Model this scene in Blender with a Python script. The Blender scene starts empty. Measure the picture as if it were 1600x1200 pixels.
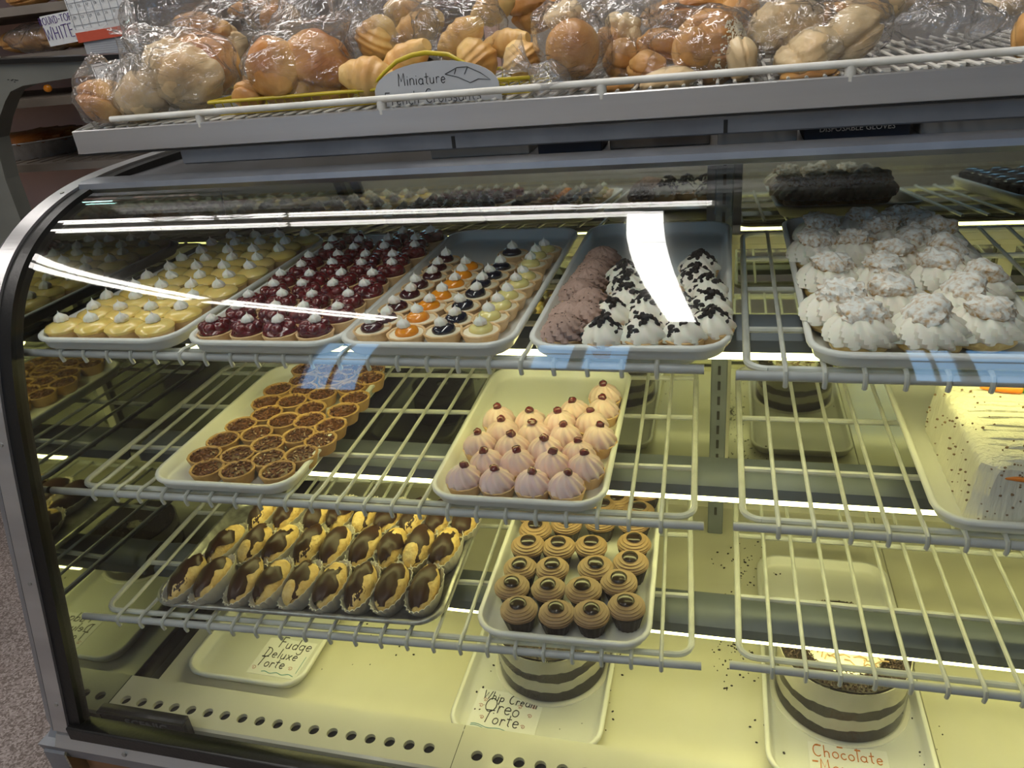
import bpy, bmesh, math, random
from mathutils import Vector, Matrix, Euler
random.seed(7)
PI = math.pi
S = bpy.context.scene
C = S.collection
H = 1.5      # height of the lens above the floor; everything below is written relative to the lens, then lifted by H at the end

# ---------------------------------------------------------------- camera, world, exposure
cam = bpy.data.cameras.new('camera'); cam.sensor_width = 36; cam.lens = 27.0; cam.clip_start = .01
co = bpy.data.objects.new('camera', cam); C.objects.link(co)
R_ = Matrix(((0.965360, -0.026605, 0.259563), (0.243334, 0.450863, -0.858785), (-0.094179, 0.892196, 0.441719)))
co.matrix_world = R_.to_4x4()
S.camera = co
S.view_settings.view_transform = 'Standard'; S.view_settings.look = 'None'
S.view_settings.gamma = 1; S.view_settings.use_curve_mapping = False
S.view_settings.exposure = 0.0
S.cycles.transparent_max_bounces = 32
S.cycles.max_bounces = 10
S.cycles.sample_clamp_indirect = 4.0
S.cycles.caustics_reflective = False; S.cycles.caustics_refractive = False
W = bpy.data.worlds.new('daylight'); S.world = W; W.use_nodes = True
bg = W.node_tree.nodes['Background']; bg.inputs[0].default_value = (.30, .60, 1, 1); bg.inputs[1].default_value = 5.0
TUBE_ROOM = 20.0; PANEL_ROOM = 20.0; TUBE_CASE = 11.5

# ---------------------------------------------------------------- materials
def mat(name, col, rough=.5, metal=0, var=None, scale=40, bump=0, bscale=60, spec=.5, detail=4, coat=0, sss=0, trans=0, stretch=None, ramp=(.35, .65)):
    m = bpy.data.materials.new(name); m.use_nodes = True
    nt = m.node_tree; N = nt.nodes; L = nt.links; b = N['Principled BSDF']
    b.inputs['Base Color'].default_value = (*col, 1); b.inputs['Roughness'].default_value = rough
    b.inputs['Metallic'].default_value = metal; b.inputs['Specular IOR Level'].default_value = spec
    b.inputs['Coat Weight'].default_value = coat; b.inputs['Coat Roughness'].default_value = .08
    if sss: b.inputs['Subsurface Weight'].default_value = sss; b.inputs['Subsurface Scale'].default_value = .01
    tc = N.new('ShaderNodeTexCoord'); mp = N.new('ShaderNodeMapping'); L.new(tc.outputs['Object'], mp.inputs[0])
    if stretch: mp.inputs['Scale'].default_value = stretch
    if var is not None:
        nz = N.new('ShaderNodeTexNoise'); nz.inputs['Scale'].default_value = scale; nz.inputs['Detail'].default_value = detail
        L.new(mp.outputs[0], nz.inputs['Vector'])
        r = N.new('ShaderNodeValToRGB'); r.color_ramp.elements[0].position = ramp[0]; r.color_ramp.elements[1].position = ramp[1]
        r.color_ramp.elements[0].color = (*col, 1); r.color_ramp.elements[1].color = (*var, 1)
        L.new(nz.outputs['Fac'], r.inputs[0]); L.new(r.outputs[0], b.inputs['Base Color'])
    if bump:
        n2 = N.new('ShaderNodeTexNoise'); n2.inputs['Scale'].default_value = bscale; n2.inputs['Detail'].default_value = 3
        L.new(mp.outputs[0], n2.inputs['Vector'])
        bp = N.new('ShaderNodeBump'); bp.inputs['Strength'].default_value = 1; bp.inputs['Distance'].default_value = bump
        L.new(n2.outputs['Fac'], bp.inputs['Height']); L.new(bp.outputs[0], b.inputs['Normal'])
    if trans:
        t = N.new('ShaderNodeBsdfTranslucent'); t.inputs[0].default_value = (*col, 1)
        mx = N.new('ShaderNodeMixShader'); mx.inputs[0].default_value = trans
        L.new(b.outputs[0], mx.inputs[1]); L.new(t.outputs[0], mx.inputs[2]); L.new(mx.outputs[0], N['Material Output'].inputs[0])
    return m
def emit(name, col, st):
    m = bpy.data.materials.new(name); m.use_nodes = True; nt = m.node_tree; nt.nodes.clear()
    e = nt.nodes.new('ShaderNodeEmission'); e.inputs[0].default_value = (*col, 1); e.inputs[1].default_value = st
    o = nt.nodes.new('ShaderNodeOutputMaterial'); nt.links.new(e.outputs[0], o.inputs[0]); return m
def film(name, base, k, tint=(1, 1, 1), rough=.02, haze=0, bump=0, bscale=30, pw=5, stretch=None, hazecol=(.9, .9, .9)):
    # see-through sheet: transparent straight on, more reflective at grazing angles (same from both sides)
    m = bpy.data.materials.new(name); m.use_nodes = True; nt = m.node_tree; N = nt.nodes; L = nt.links; N.clear()
    lw = N.new('ShaderNodeLayerWeight'); lw.inputs['Blend'].default_value = .5
    p = N.new('ShaderNodeMath'); p.operation = 'POWER'; p.inputs[1].default_value = pw; L.new(lw.outputs['Facing'], p.inputs[0])
    ma = N.new('ShaderNodeMath'); ma.operation = 'MULTIPLY_ADD'; ma.inputs[1].default_value = k; ma.inputs[2].default_value = base; ma.use_clamp = True
    L.new(p.outputs[0], ma.inputs[0])
    tr = N.new('ShaderNodeBsdfTransparent'); tr.inputs[0].default_value = (*tint, 1)
    gl = N.new('ShaderNodeBsdfGlossy'); gl.inputs['Roughness'].default_value = rough
    mx = N.new('ShaderNodeMixShader'); L.new(ma.outputs[0], mx.inputs[0]); L.new(tr.outputs[0], mx.inputs[1]); L.new(gl.outputs[0], mx.inputs[2])
    out = N.new('ShaderNodeOutputMaterial'); last = mx
    if bump:
        tc = N.new('ShaderNodeTexCoord'); mp = N.new('ShaderNodeMapping'); L.new(tc.outputs['Object'], mp.inputs[0])
        if stretch: mp.inputs['Scale'].default_value = stretch
        nz = N.new('ShaderNodeTexNoise'); nz.inputs['Scale'].default_value = bscale; nz.inputs['Detail'].default_value = 3; nz.inputs['Distortion'].default_value = 1.2
        L.new(mp.outputs[0], nz.inputs['Vector'])
        bp = N.new('ShaderNodeBump'); bp.inputs['Distance'].default_value = bump; bp.inputs['Strength'].default_value = 1
        L.new(nz.outputs['Fac'], bp.inputs['Height']); L.new(bp.outputs[0], gl.inputs['Normal']); L.new(bp.outputs[0], lw.inputs['Normal'])
    if haze:
        df = N.new('ShaderNodeBsdfTranslucent'); df.inputs[0].default_value = (*hazecol, 1)
        d2 = N.new('ShaderNodeBsdfDiffuse'); d2.inputs[0].default_value = (*hazecol, 1)
        a = N.new('ShaderNodeMixShader'); a.inputs[0].default_value = .5; L.new(df.outputs[0], a.inputs[1]); L.new(d2.outputs[0], a.inputs[2])
        m2 = N.new('ShaderNodeMixShader'); m2.inputs[0].default_value = haze; L.new(mx.outputs[0], m2.inputs[1]); L.new(a.outputs[0], m2.inputs[2]); last = m2
    L.new(last.outputs[0], out.inputs[0]); return m
def bread_mat(name, top, side, sc=9, lo=-.1, hi=.9, flour=None, h=.03):
    # baked crust: browner on the crown, paler towards the seams, blotched by noise
    m = mat(name, side, .42, bump=.0045, bscale=38, spec=.35, coat=.15)
    nt = m.node_tree; N = nt.nodes; L = nt.links; b = N['Principled BSDF']
    tc = N.new('ShaderNodeTexCoord'); sp = N.new('ShaderNodeSeparateXYZ'); L.new(tc.outputs['Object'], sp.inputs[0])
    a = N.new('ShaderNodeMath'); a.operation = 'MULTIPLY_ADD'; a.inputs[1].default_value = 1 / h * .5; a.inputs[2].default_value = lo; L.new(sp.outputs[2], a.inputs[0])
    nz = N.new('ShaderNodeTexNoise'); nz.inputs['Scale'].default_value = sc / h * .03; nz.inputs['Detail'].default_value = 5; L.new(tc.outputs['Object'], nz.inputs['Vector'])
    m2 = N.new('ShaderNodeMath'); m2.operation = 'MULTIPLY_ADD'; m2.inputs[1].default_value = 3.6; m2.inputs[2].default_value = -1.8; L.new(nz.outputs['Fac'], m2.inputs[0])
    ad = N.new('ShaderNodeMath'); ad.use_clamp = True; L.new(a.outputs[0], ad.inputs[0]); L.new(m2.outputs[0], ad.inputs[1])
    r = N.new('ShaderNodeValToRGB'); r.color_ramp.elements[0].color = (*side, 1); r.color_ramp.elements[1].color = (*top, 1)
    e = r.color_ramp.elements.new(.5); e.color = (*[(x + y) / 2 * 1.05 for x, y in zip(top, side)], 1)
    L.new(ad.outputs[0], r.inputs[0]); L.new(r.outputs[0], b.inputs['Base Color'])
    return m

M = {}
M['tray'] = mat('tray_plastic', (.80, .80, .76), .32, spec=.5, var=(.72, .72, .67), scale=9, ramp=(.3, .8))
M['tray_metal'] = mat('tray_metal', (.50, .50, .47), .38, .75, var=(.28, .28, .26), scale=60)
M['wire'] = mat('wire_coating', (.66, .67, .62), .35, var=(.52, .53, .49), scale=30)
M['wire_white'] = mat('wire_white', (.80, .79, .73), .35, var=(.66, .64, .57), scale=25)
M['rail'] = mat('rail_coating', (.50, .51, .51), .36, var=(.42, .43, .43), scale=20)
M['alu'] = mat('brushed_aluminium', (.66, .66, .66), .34, .85, var=(.52, .52, .53), scale=14, bump=.00015, bscale=300, stretch=(.05, 1, 1))
M['alu_dark'] = mat('dark_aluminium', (.27, .285, .31), .42, .6, var=(.21, .22, .245), scale=14)
M['gasket'] = mat('black_gasket', (.006, .006, .006), .35, bump=.0003, bscale=200)
M['black'] = mat('black_plastic', (.010, .010, .010), .4)
M['deck'] = mat('deck_enamel', (.72, .70, .56), .28, var=(.60, .58, .44), scale=5, ramp=(.3, .75), coat=.2)
M['inner'] = mat('inner_enamel', (.62, .61, .52), .4, var=(.50, .49, .41), scale=8)
M['hood'] = mat('light_hood', (.17, .195, .225), .5, .2, var=(.13, .15, .175), scale=12)
M['mirror'] = mat('end_mirror', (.40, .42, .36), .03, 1.0)
M['backglass'] = mat('door_mirror', (.48, .50, .44), .03, 1.0)
M['darkglass'] = mat('dark_door_mirror', (.15, .16, .13), .03, 1.0)
M['glass'] = film('case_glass', .042, .90, (.965, .98, .965))
M['acetate'] = film('acetate_band', .035, .7, (.96, .96, .95), rough=.05, haze=.012, bump=.0012, bscale=14)
M['bag'] = film('bag_film', .085, .85, (.965, .965, .965), rough=.10, haze=.045, bump=.016, bscale=16, pw=3, stretch=(1, 1, 2.4))
M['bag2'] = film('loose_film', .10, .85, (.93, .93, .93), rough=.12, haze=.10, bump=.012, bscale=24, pw=3)
M['crust'] = mat('tart_crust', (.58, .36, .15), .6, var=(.68, .45, .20), scale=60, bump=.0008, bscale=200)
M['crust_pale'] = mat('pale_crust', (.78, .55, .30), .6, var=(.68, .43, .19), scale=60, bump=.0008, bscale=200)
M['custard'] = mat('custard', (.83, .60, .15), .25, var=(.85, .66, .24), scale=30, sss=.1, coat=.3)
M['lemon'] = mat('lemon_filling', (.78, .68, .26), .22, sss=.1, coat=.4)
M['cherry'] = mat('cherry_filling', (.075, .004, .008), .12, var=(.16, .012, .015), scale=70, bump=.002, bscale=110, coat=.6)
M['berry'] = mat('dark_red_filling', (.05, .008, .012), .12, coat=.6)
M['orange'] = mat('orange_filling', (.85, .30, .01), .15, sss=.1, coat=.5)
M['blue'] = mat('blueberry_filling', (.010, .009, .022), .10, coat=.8)
M['white'] = mat('whipped_cream', (.84, .82, .76), .55, sss=.15)
M['cream'] = mat('piped_cream', (.88, .83, .72), .5, sss=.15)
M['pale_cream'] = mat('cream_bed', (.82, .74, .54), .5)
M['pink'] = mat('pink_cream', (.76, .55, .53), .5, var=(.80, .61, .58), scale=60, sss=.15)
M['brown_cream'] = mat('chocolate_cream', (.36, .23, .185), .6, var=(.44, .29, .24), scale=60, bump=.002, bscale=160)
M['mocha'] = mat('mocha_icing', (.31, .20, .105), .5, var=(.38, .25, .13), scale=50)
M['choc'] = mat('dark_chocolate', (.030, .013, .007), .36, spec=.3, var=(.045, .018, .009), scale=30)
M['ganache'] = mat('ganache', (.022, .011, .006), .22, coat=.15)
M['crumb'] = mat('cookie_crumb', (.016, .010, .009), .7, bump=.001, bscale=400)
M['crumb2'] = mat('chocolate_shavings', (.028, .016, .014), .6, var=(.075, .045, .040), scale=300)
M['nut'] = mat('pecan_bits', (.11, .038, .013), .35, var=(.27, .11, .045), scale=260, coat=.15)
M['crust_pecan'] = mat('pecan_crust', (.44, .25, .08), .6, var=(.54, .33, .12), scale=60, bump=.0008, bscale=200)
M['nutbed'] = mat('pecan_filling', (.09, .030, .009), .4)
M['choux'] = mat('choux_pastry', (.76, .58, .24), .55, var=(.62, .38, .10), scale=55, bump=.005, bscale=90, ramp=(.4, .75))
M['sponge'] = mat('dark_sponge', (.018, .012, .010), .8, var=(.036, .024, .020), scale=120, bump=.001, bscale=300)
M['layer_cream'] = mat('layer_cream', (.72, .69, .58), .5, var=(.62, .58, .47), scale=35)
M['paper'] = mat('pleated_paper', (.80, .77, .68), .6, trans=.25)
M['darkpaper'] = mat('dark_paper', (.022, .014, .011), .45)
M['card'] = mat('card_paper', (.82, .82, .80), .5)
M['grey_card'] = mat('sign_card', (.50, .51, .52), .45, var=(.44, .45, .46), scale=8)
M['ink'] = mat('black_ink', (.01, .01, .012), .5)
M['ink_orange'] = mat('orange_ink', (.62, .20, .04), .5)
M['ink_purple'] = mat('purple_ink', (.10, .045, .22), .5)
M['ink_red'] = mat('red_ink', (.50, .12, .08), .5)
M['ink_teal'] = mat('teal_ink', (.18, .42, .42), .5)
M['ink_grey'] = mat('grey_ink', (.30, .30, .33), .5)
M['red_band'] = mat('red_band', (.62, .10, .05), .5)
M['board'] = mat('cake_board', (.76, .74, .66), .35)
M['frost'] = mat('white_frosting', (.80, .77, .64), .45, bump=.003, bscale=30, stretch=(6, 6, 1))
M['fleck'] = mat('cake_fleck', (.22, .13, .06), .7)
M['carrot'] = mat('orange_icing', (.90, .25, .01), .35)
M['leaf'] = mat('green_icing', (.05, .35, .03), .4)
M['yellow_wire'] = mat('yellow_wire', (.55, .42, .01), .35)
M['wood'] = mat('cabinet_wood', (.22, .10, .035), .45, var=(.30, .14, .05), scale=6, stretch=(1, 1, 10))
M['steel_top'] = mat('steel_top', (.30, .31, .33), .35, .6)
M['foil'] = mat('foil', (.72, .71, .70), .33, .55, bump=.002, bscale=120)
M['tie'] = mat('green_tie', (.02, .30, .20), .4)
M['rack_metal'] = mat('rack_metal', (.26, .22, .18), .5, var=(.20, .165, .135), scale=10)
M['rack_panel'] = mat('pink_panel', (.80, .52, .43), .55, var=(.72, .45, .37), scale=4)
M['canopy'] = mat('grey_cabinet', (.19, .19, .165), .45, var=(.15, .15, .13), scale=8)
M['blue_box'] = mat('blue_box', (.02, .05, .25), .5)
M['carton'] = mat('carton', (.34, .33, .31), .6)
M['tarp'] = mat('dark_box', (.015, .018, .03), .5)
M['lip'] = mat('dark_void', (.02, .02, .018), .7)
M['lamp_room'] = emit('fluorescent_tube', (1, .95, .90), TUBE_ROOM)
M['lamp_panel'] = emit('light_diffuser', (1, .97, .93), PANEL_ROOM)
M['lamp_cool'] = emit('cool_tube', (.62, 1, .95), TUBE_ROOM * .55)
M['lamp_case'] = emit('case_tube', (1, .92, .36), TUBE_CASE)
M['case_lens'] = emit('case_lens', (1, .92, .36), TUBE_CASE)
# speckled floor
def floor_mat():
    m = mat('speckled_floor', (.30, .26, .245), .6); nt = m.node_tree; N = nt.nodes; L = nt.links
    tc = N.new('ShaderNodeTexCoord'); v = N.new('ShaderNodeTexVoronoi'); v.inputs['Scale'].default_value = 220; L.new(tc.outputs['Object'], v.inputs['Vector'])
    r = N.new('ShaderNodeValToRGB'); r.color_ramp.interpolation = 'CONSTANT'
    r.color_ramp.elements[0].color = (.17, .135, .12, 1); r.color_ramp.elements[1].position = .35; r.color_ramp.elements[1].color = (.30, .25, .23, 1)
    e = r.color_ramp.elements.new(.75); e.color = (.42, .36, .34, 1)
    sp = N.new('ShaderNodeSeparateColor'); L.new(v.outputs['Color'], sp.inputs[0]); L.new(sp.outputs[0], r.inputs[0]); L.new(r.outputs[0], N['Principled BSDF'].inputs['Base Color'])
    return m
M['floor'] = floor_mat()
M['wall'] = mat('painted_wall', (.62, .58, .52), .8, var=(.56, .52, .46), scale=2)
M['ceiling'] = mat('ceiling_paint', (.50, .49, .46), .9, var=(.45, .44, .41), scale=3)
# icing sugar over choux caps: white powder patches on top
def sugar_mat():
    m = bread_mat('sugared_choux', (.84, .83, .80), (.50, .30, .12), sc=130, lo=.62, h=.022); m.node_tree.nodes['Principled BSDF'].inputs['Roughness'].default_value = .85
    m.node_tree.nodes['Principled BSDF'].inputs['Coat Weight'].default_value = 0
    return m
M['sugar'] = sugar_mat()
M['bun'] = bread_mat('golden_bun', (.40, .135, .028), (.72, .43, .15), lo=.18, h=.035)
M['bun_dark'] = bread_mat('dark_bun', (.26, .075, .015), (.62, .32, .10), h=.035)
M['loaf'] = bread_mat('pale_loaf', (.62, .30, .09), (.80, .60, .32), lo=-.05, h=.035)
M['white_loaf'] = bread_mat('floury_loaf', (.58, .30, .10), (.76, .58, .33), lo=-.25, h=.035)
M['croissant'] = bread_mat('croissant_crust', (.50, .20, .045), (.80, .54, .20), sc=5, lo=.0, h=.02)
M['sesame'] = mat('sesame_crust', (.14, .06, .03), .6, var=(.62, .50, .36), scale=260, ramp=(.48, .56))

# ---------------------------------------------------------------- mesh helpers
class MB:
    def __init__(s): s.v = []; s.f = []
    def add(s, v, f):
        n = len(s.v); s.v += [tuple(p) for p in v]; s.f += [tuple(i + n for i in q) for q in f]; return s
    def box(s, x0, x1, y0, y1, z0, z1, bev=0):
        if not bev:
            v = [(x, y, z) for z in (z0, z1) for y in (y0, y1) for x in (x0, x1)]
            return s.add(v, [(0, 2, 3, 1), (4, 5, 7, 6), (0, 1, 5, 4), (2, 6, 7, 3), (0, 4, 6, 2), (1, 3, 7, 5)])
        b = min(bev, (x1 - x0) / 3, (y1 - y0) / 3, (z1 - z0) / 3)
        def ring(x0, x1, y0, y1, z):
            return [(x0 + b, y0, z), (x1 - b, y0, z), (x1, y0 + b, z), (x1, y1 - b, z), (x1 - b, y1, z), (x0 + b, y1, z), (x0, y1 - b, z), (x0, y0 + b, z)]
        return s.loft([ring(x0 + b, x1 - b, y0 + b, y1 - b, z0), ring(x0, x1, y0, y1, z0 + b), ring(x0, x1, y0, y1, z1 - b), ring(x0 + b, x1 - b, y0 + b, y1 - b, z1)], True, True)
    def loft(s, rings, cap0=False, cap1=False, closed=True):
        n = len(rings[0]); v = [p for r in rings for p in r]; f = []
        for i in range(len(rings) - 1):
            for j in range(n if closed else n - 1):
                a, b = i * n + j, i * n + (j + 1) % n
                f.append((a, b, b + n, a + n))
        if cap0: f.append(tuple(reversed(range(n))))
        if cap1: f.append(tuple((len(rings) - 1) * n + k for k in range(n)))
        return s.add(v, f)
    def tube(s, pts, r, n=8, cap=True):
        pts = [Vector(p) for p in pts]; rings = []
        t0 = (pts[1] - pts[0]).normalized(); up = Vector((0, 0, 1)) if abs(t0.z) < .9 else Vector((1, 0, 0)); nx = t0.cross(up).normalized()
        for i, p in enumerate(pts):
            t = (pts[min(i + 1, len(pts) - 1)] - pts[max(i - 1, 0)]).normalized()
            nx = (nx - t * nx.dot(t)).normalized(); ny = t.cross(nx); rr = r[i] if isinstance(r, (list, tuple)) else r
            rings.append([p + (nx * math.cos(2 * PI * k / n) + ny * math.sin(2 * PI * k / n)) * rr for k in range(n)])
        return s.loft(rings, cap, cap)
    def lathe(s, prof, n=24, cx=0, cy=0, cz=0, mod=None, cap0=True, cap1=True, sx=1, sy=1):
        rings = []
        for i, (r, z) in enumerate(prof):
            rings.append([(cx + sx * r * (mod(2 * PI * k / n, i) if mod else 1) * math.cos(2 * PI * k / n), cy + sy * r * (mod(2 * PI * k / n, i) if mod else 1) * math.sin(2 * PI * k / n), cz + z) for k in range(n)])
        return s.loft(rings, cap0, cap1)
    def blob(s, c, r, nu=16, nv=10, fn=None, rot=None):
        R = rot.to_matrix() if rot else Matrix.Identity(3); c = Vector(c); rings = []
        for i in range(1, nv):
            ph = PI * i / nv - PI / 2; ring = []
            for k in range(nu):
                th = 2 * PI * k / nu; d = Vector((math.cos(ph) * math.cos(th), math.cos(ph) * math.sin(th), math.sin(ph)))
                q = fn(d) if fn else 1; ring.append(c + R @ Vector((d.x * r[0] * q, d.y * r[1] * q, d.z * r[2] * q)))
            rings.append(ring)
        return s.loft(rings, True, True)
    def text(s, txt, size, fix, shear=0, extr=.0002):
        cu = bpy.data.curves.new('t', 'FONT'); cu.body = txt; cu.size = size; cu.extrude = extr; cu.shear = shear; cu.resolution_u = 3
        cu.align_x = 'CENTER'; cu.align_y = 'CENTER'; cu.space_line = .85; cu.offset = 0
        o = bpy.data.objects.new('t', cu); me = o.to_mesh(); 
        v = [fix @ p.co for p in me.vertices]; f = [tuple(p.vertices) for p in me.polygons]
        o.to_mesh_clear(); bpy.data.objects.remove(o); bpy.data.curves.remove(cu); return s.add(v, f)
    def mesh(s, name, m, smooth=True):
        me = bpy.data.meshes.new(name); me.from_pydata(s.v, [], s.f); me.materials.append(m)
        bm = bmesh.new(); bm.from_mesh(me); bmesh.ops.recalc_face_normals(bm, faces=bm.faces); bm.to_mesh(me); bm.free()
        if smooth:
            me.polygons.foreach_set('use_smooth', [True] * len(me.polygons))
            try: me.set_sharp_from_angle(angle=smooth if smooth is not True else math.radians(42))
            except Exception: pass
        return me
    def build(s, name, m, parent=None, absol=False, smooth=True):
        if absol and parent:
            l = parent.location; s.v = [(a - l.x, b - l.y, c - l.z) for a, b, c in s.v]
        o = bpy.data.objects.new(name, s.mesh(name, m, smooth)); C.objects.link(o)
        if parent: o.parent = parent
        return o
def tag(o, label=None, cat=None, group=None, kind=None):
    if label: o['label'] = label
    if cat: o['category'] = cat
    if group: o['group'] = group
    if kind: o['kind'] = kind
    return o
def thing(name, label, cat, loc=(0, 0, 0), rz=0, group=None):
    o = bpy.data.objects.new(name, None); C.objects.link(o); o.location = loc; o.rotation_euler = (0, 0, rz); o.empty_display_size = .02
    return tag(o, label, cat, group)
def link_mesh(name, me, parent): 
    o = bpy.data.objects.new(name, me); C.objects.link(o); o.parent = parent; return o
def struct(name, mb, m, smooth=False):
    o = mb.build(name, m, smooth=smooth); o['kind'] = 'structure'; return o
def copy_tree(o, parent=None):
    c = o.copy(); C.objects.link(c); c.parent = parent
    for ch in o.children: copy_tree(ch, c)
    return c
class Kind:
    """a few prototypes of one kind of thing; the first uses are the prototypes themselves, later ones are copies"""
    def __init__(s, makers): s.p = [m() for m in makers]; s.used = [False] * len(s.p); s.i = 0
    def put(s, loc, label, group, rz=0, var=None, sc=1, rx=0, ry=0):
        k = (s.i if var is None else var) % len(s.p); s.i += 1; r = s.p[k]
        if s.used[k]: r = copy_tree(r)
        s.used[k] = True; r.location = loc; r.rotation_euler = (rx, ry, rz); r.scale = (sc, sc, sc) if not isinstance(sc, tuple) else sc
        r['label'] = label; r['group'] = group; return r
def root(name, cat):
    o = bpy.data.objects.new(name, None); C.objects.link(o); o['category'] = cat; return o
ORD = ['first', 'second', 'third', 'fourth', 'fifth', 'sixth', 'seventh', 'eighth', 'ninth', 'tenth', 'eleventh', 'twelfth', 'thirteenth']
def pos(i, n): return 'leftmost' if i == 0 else ('rightmost' if i == n - 1 else ORD[i] + ' from the left')
def rowname(j): return 'front row' if j == 0 else ORD[j] + ' row'
rnd = random.uniform
def jit(seed, k=6, amp=.1):
    rr = random.Random(seed); ws = [(Vector((rr.gauss(0, 1), rr.gauss(0, 1), rr.gauss(0, 1))) * k, rr.uniform(0, 6.3), rr.uniform(.5, 1)) for _ in range(6)]
    return lambda d: 1 + amp * sum(a * math.sin(w.dot(d) + p) for w, p, a in ws) / 3

# a small hand-lettering font: strokes on a grid, x-height .5, capitals 1
def _arc(cx, cy, rx, ry, a0, a1, n=12): return [(cx + rx * math.cos(math.radians(a0 + (a1 - a0) * k / n)), cy + ry * math.sin(math.radians(a0 + (a1 - a0) * k / n))) for k in range(n + 1)]
HAND = {
 'a': (.50, [_arc(.22, .25, .19, .24, 40, 360), [(.41, .48), (.41, .08), (.47, 0)]]), 'b': (.48, [[(.06, 1), (.06, 0)], _arc(.24, .24, .18, .24, 170, -170)]),
 'c': (.42, [_arc(.24, .25, .19, .25, 50, 320)]), 'd': (.50, [_arc(.22, .25, .18, .24, 20, 340), [(.41, 1), (.41, 0)]]),
 'e': (.46, [[(.06, .25), (.40, .29)] + _arc(.23, .26, .18, .25, 10, 320)]), 'f': (.34, [_arc(.24, .84, .12, .14, 50, 180) + [(.12, 0)], [(.0, .5), (.27, .5)]]),
 'g': (.50, [_arc(.22, .26, .18, .23, 20, 340), [(.41, .5), (.41, -.2)] + _arc(.23, -.22, .18, .2, 0, -160)]), 'h': (.48, [[(.06, 1), (.06, 0)], [(.06, .3)] + _arc(.22, .3, .16, .2, 150, 0) + [(.38, 0)]]),
 'i': (.18, [[(.08, .5), (.08, 0)], [(.08, .7), (.08, .74)]]), 'l': (.18, [[(.08, 1), (.08, 0)]]), 'm': (.66, [[(.05, .5), (.05, 0)], [(.05, .32)] + _arc(.18, .34, .13, .16, 150, 0) + [(.31, 0)], [(.31, .32)] + _arc(.44, .34, .13, .16, 150, 0) + [(.57, 0)]]),
 'n': (.46, [[(.05, .5), (.05, 0)], [(.05, .3)] + _arc(.21, .32, .16, .18, 150, 0) + [(.37, 0)]]), 'o': (.48, [_arc(.23, .25, .19, .25, 90, 450)]),
 'p': (.48, [[(.06, .5), (.06, -.4)], _arc(.24, .26, .18, .23, 170, -170)]), 'r': (.34, [[(.05, .5), (.05, 0)], [(.05, .28)] + _arc(.20, .32, .14, .17, 150, 40)]),
 's': (.38, [_arc(.19, .37, .14, .13, 50, 250, 8) + _arc(.18, .13, .15, .13, 80, -150, 8)]), 't': (.36, [[(.16, .85), (.15, .1), (.26, 0)], [(.0, .55), (.32, .57)]]),
 'u': (.48, [[(.05, .5), (.06, .15)] + _arc(.21, .16, .15, .16, 190, 350) + [(.38, .5), (.40, 0)]]), 'x': (.44, [[(.04, .5), (.38, 0)], [(.38, .5), (.04, 0)]]),
 'k': (.42, [[(.05, 1), (.05, 0)], [(.34, .5), (.06, .22), (.38, 0)]]), 'y': (.44, [[(.04, .5), (.20, .08)], [(.38, .5), (.08, -.4)]]), 'w': (.6, [[(.03, .5), (.14, 0), (.27, .4), (.40, 0), (.52, .5)]]), 'v': (.42, [[(.03, .5), (.2, 0), (.37, .5)]]),
 'C': (.66, [_arc(.36, .5, .30, .5, 55, 310)]), 'D': (.68, [[(.16, .98), (.12, 0)], [(.0, 1.0), (.20, 1.0)] + _arc(.22, .5, .38, .5, 85, -90) + [(.0, .0)]]), 'F': (.5, [[(.08, 1), (.06, 0)], [(.08, 1), (.46, .98)], [(.07, .55), (.38, .56)]]),
 'M': (.72, [[(.05, 0), (.10, 1), (.32, .35), (.56, 1), (.62, 0)]]), 'O': (.78, [_arc(.37, .5, .33, .5, 100, 470)]), 'T': (.60, [[(.0, .97), (.60, 1.0)], [(.30, 1), (.20, 0)]]), 'W': (.86, [[(.04, 1), (.20, 0), (.40, .8), (.58, 0), (.78, 1)]]),
 'R': (.56, [[(.08, 1), (.06, 0)], [(.06, 1)] + _arc(.22, .76, .22, .24, 80, -90) + [(.08, .5), (.46, 0)]]), 'U': (.62, [[(.06, 1), (.07, .3)] + _arc(.29, .28, .22, .28, 180, 360) + [(.52, 1)]]), 'N': (.60, [[(.06, 0), (.07, 1), (.48, 0), (.50, 1)]]),
 'H': (.60, [[(.06, 1), (.06, 0)], [(.50, 1), (.50, 0)], [(.06, .5), (.50, .5)]]), 'I': (.22, [[(.10, 1), (.10, 0)]]), 'E': (.52, [[(.42, 1), (.07, 1), (.07, 0), (.44, 0)], [(.07, .52), (.36, .52)]]), 'P': (.54, [[(.08, 1), (.06, 0)], [(.06, 1)] + _arc(.22, .75, .22, .25, 80, -90) + [(.08, .5)]]),
 '-': (.40, [[(.06, .45), (.32, .45)]]), ' ': (.34, []), '.': (.2, [[(.08, .02), (.09, .05)]]),
}
def hand(mb, txt, size, fix, pen=.0005, slant=.12, seed=1):
    """centred hand lettering drawn as thin strokes in the x-y plane of `fix`"""
    rr = random.Random(seed + len(txt)); w = sum(HAND[c][0] + .08 for c in txt); x = -w / 2
    for c in txt:
        a, st = HAND[c]; dy = rr.uniform(-.03, .03); k = rr.uniform(.94, 1.06)
        for s_ in st: mb.tube([fix @ Vector(((x + px * k + slant * py) * size, (py * k + dy - .35) * size, 0)) for px, py in s_], pen, 5)
        x += a + .08
    return mb

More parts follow.
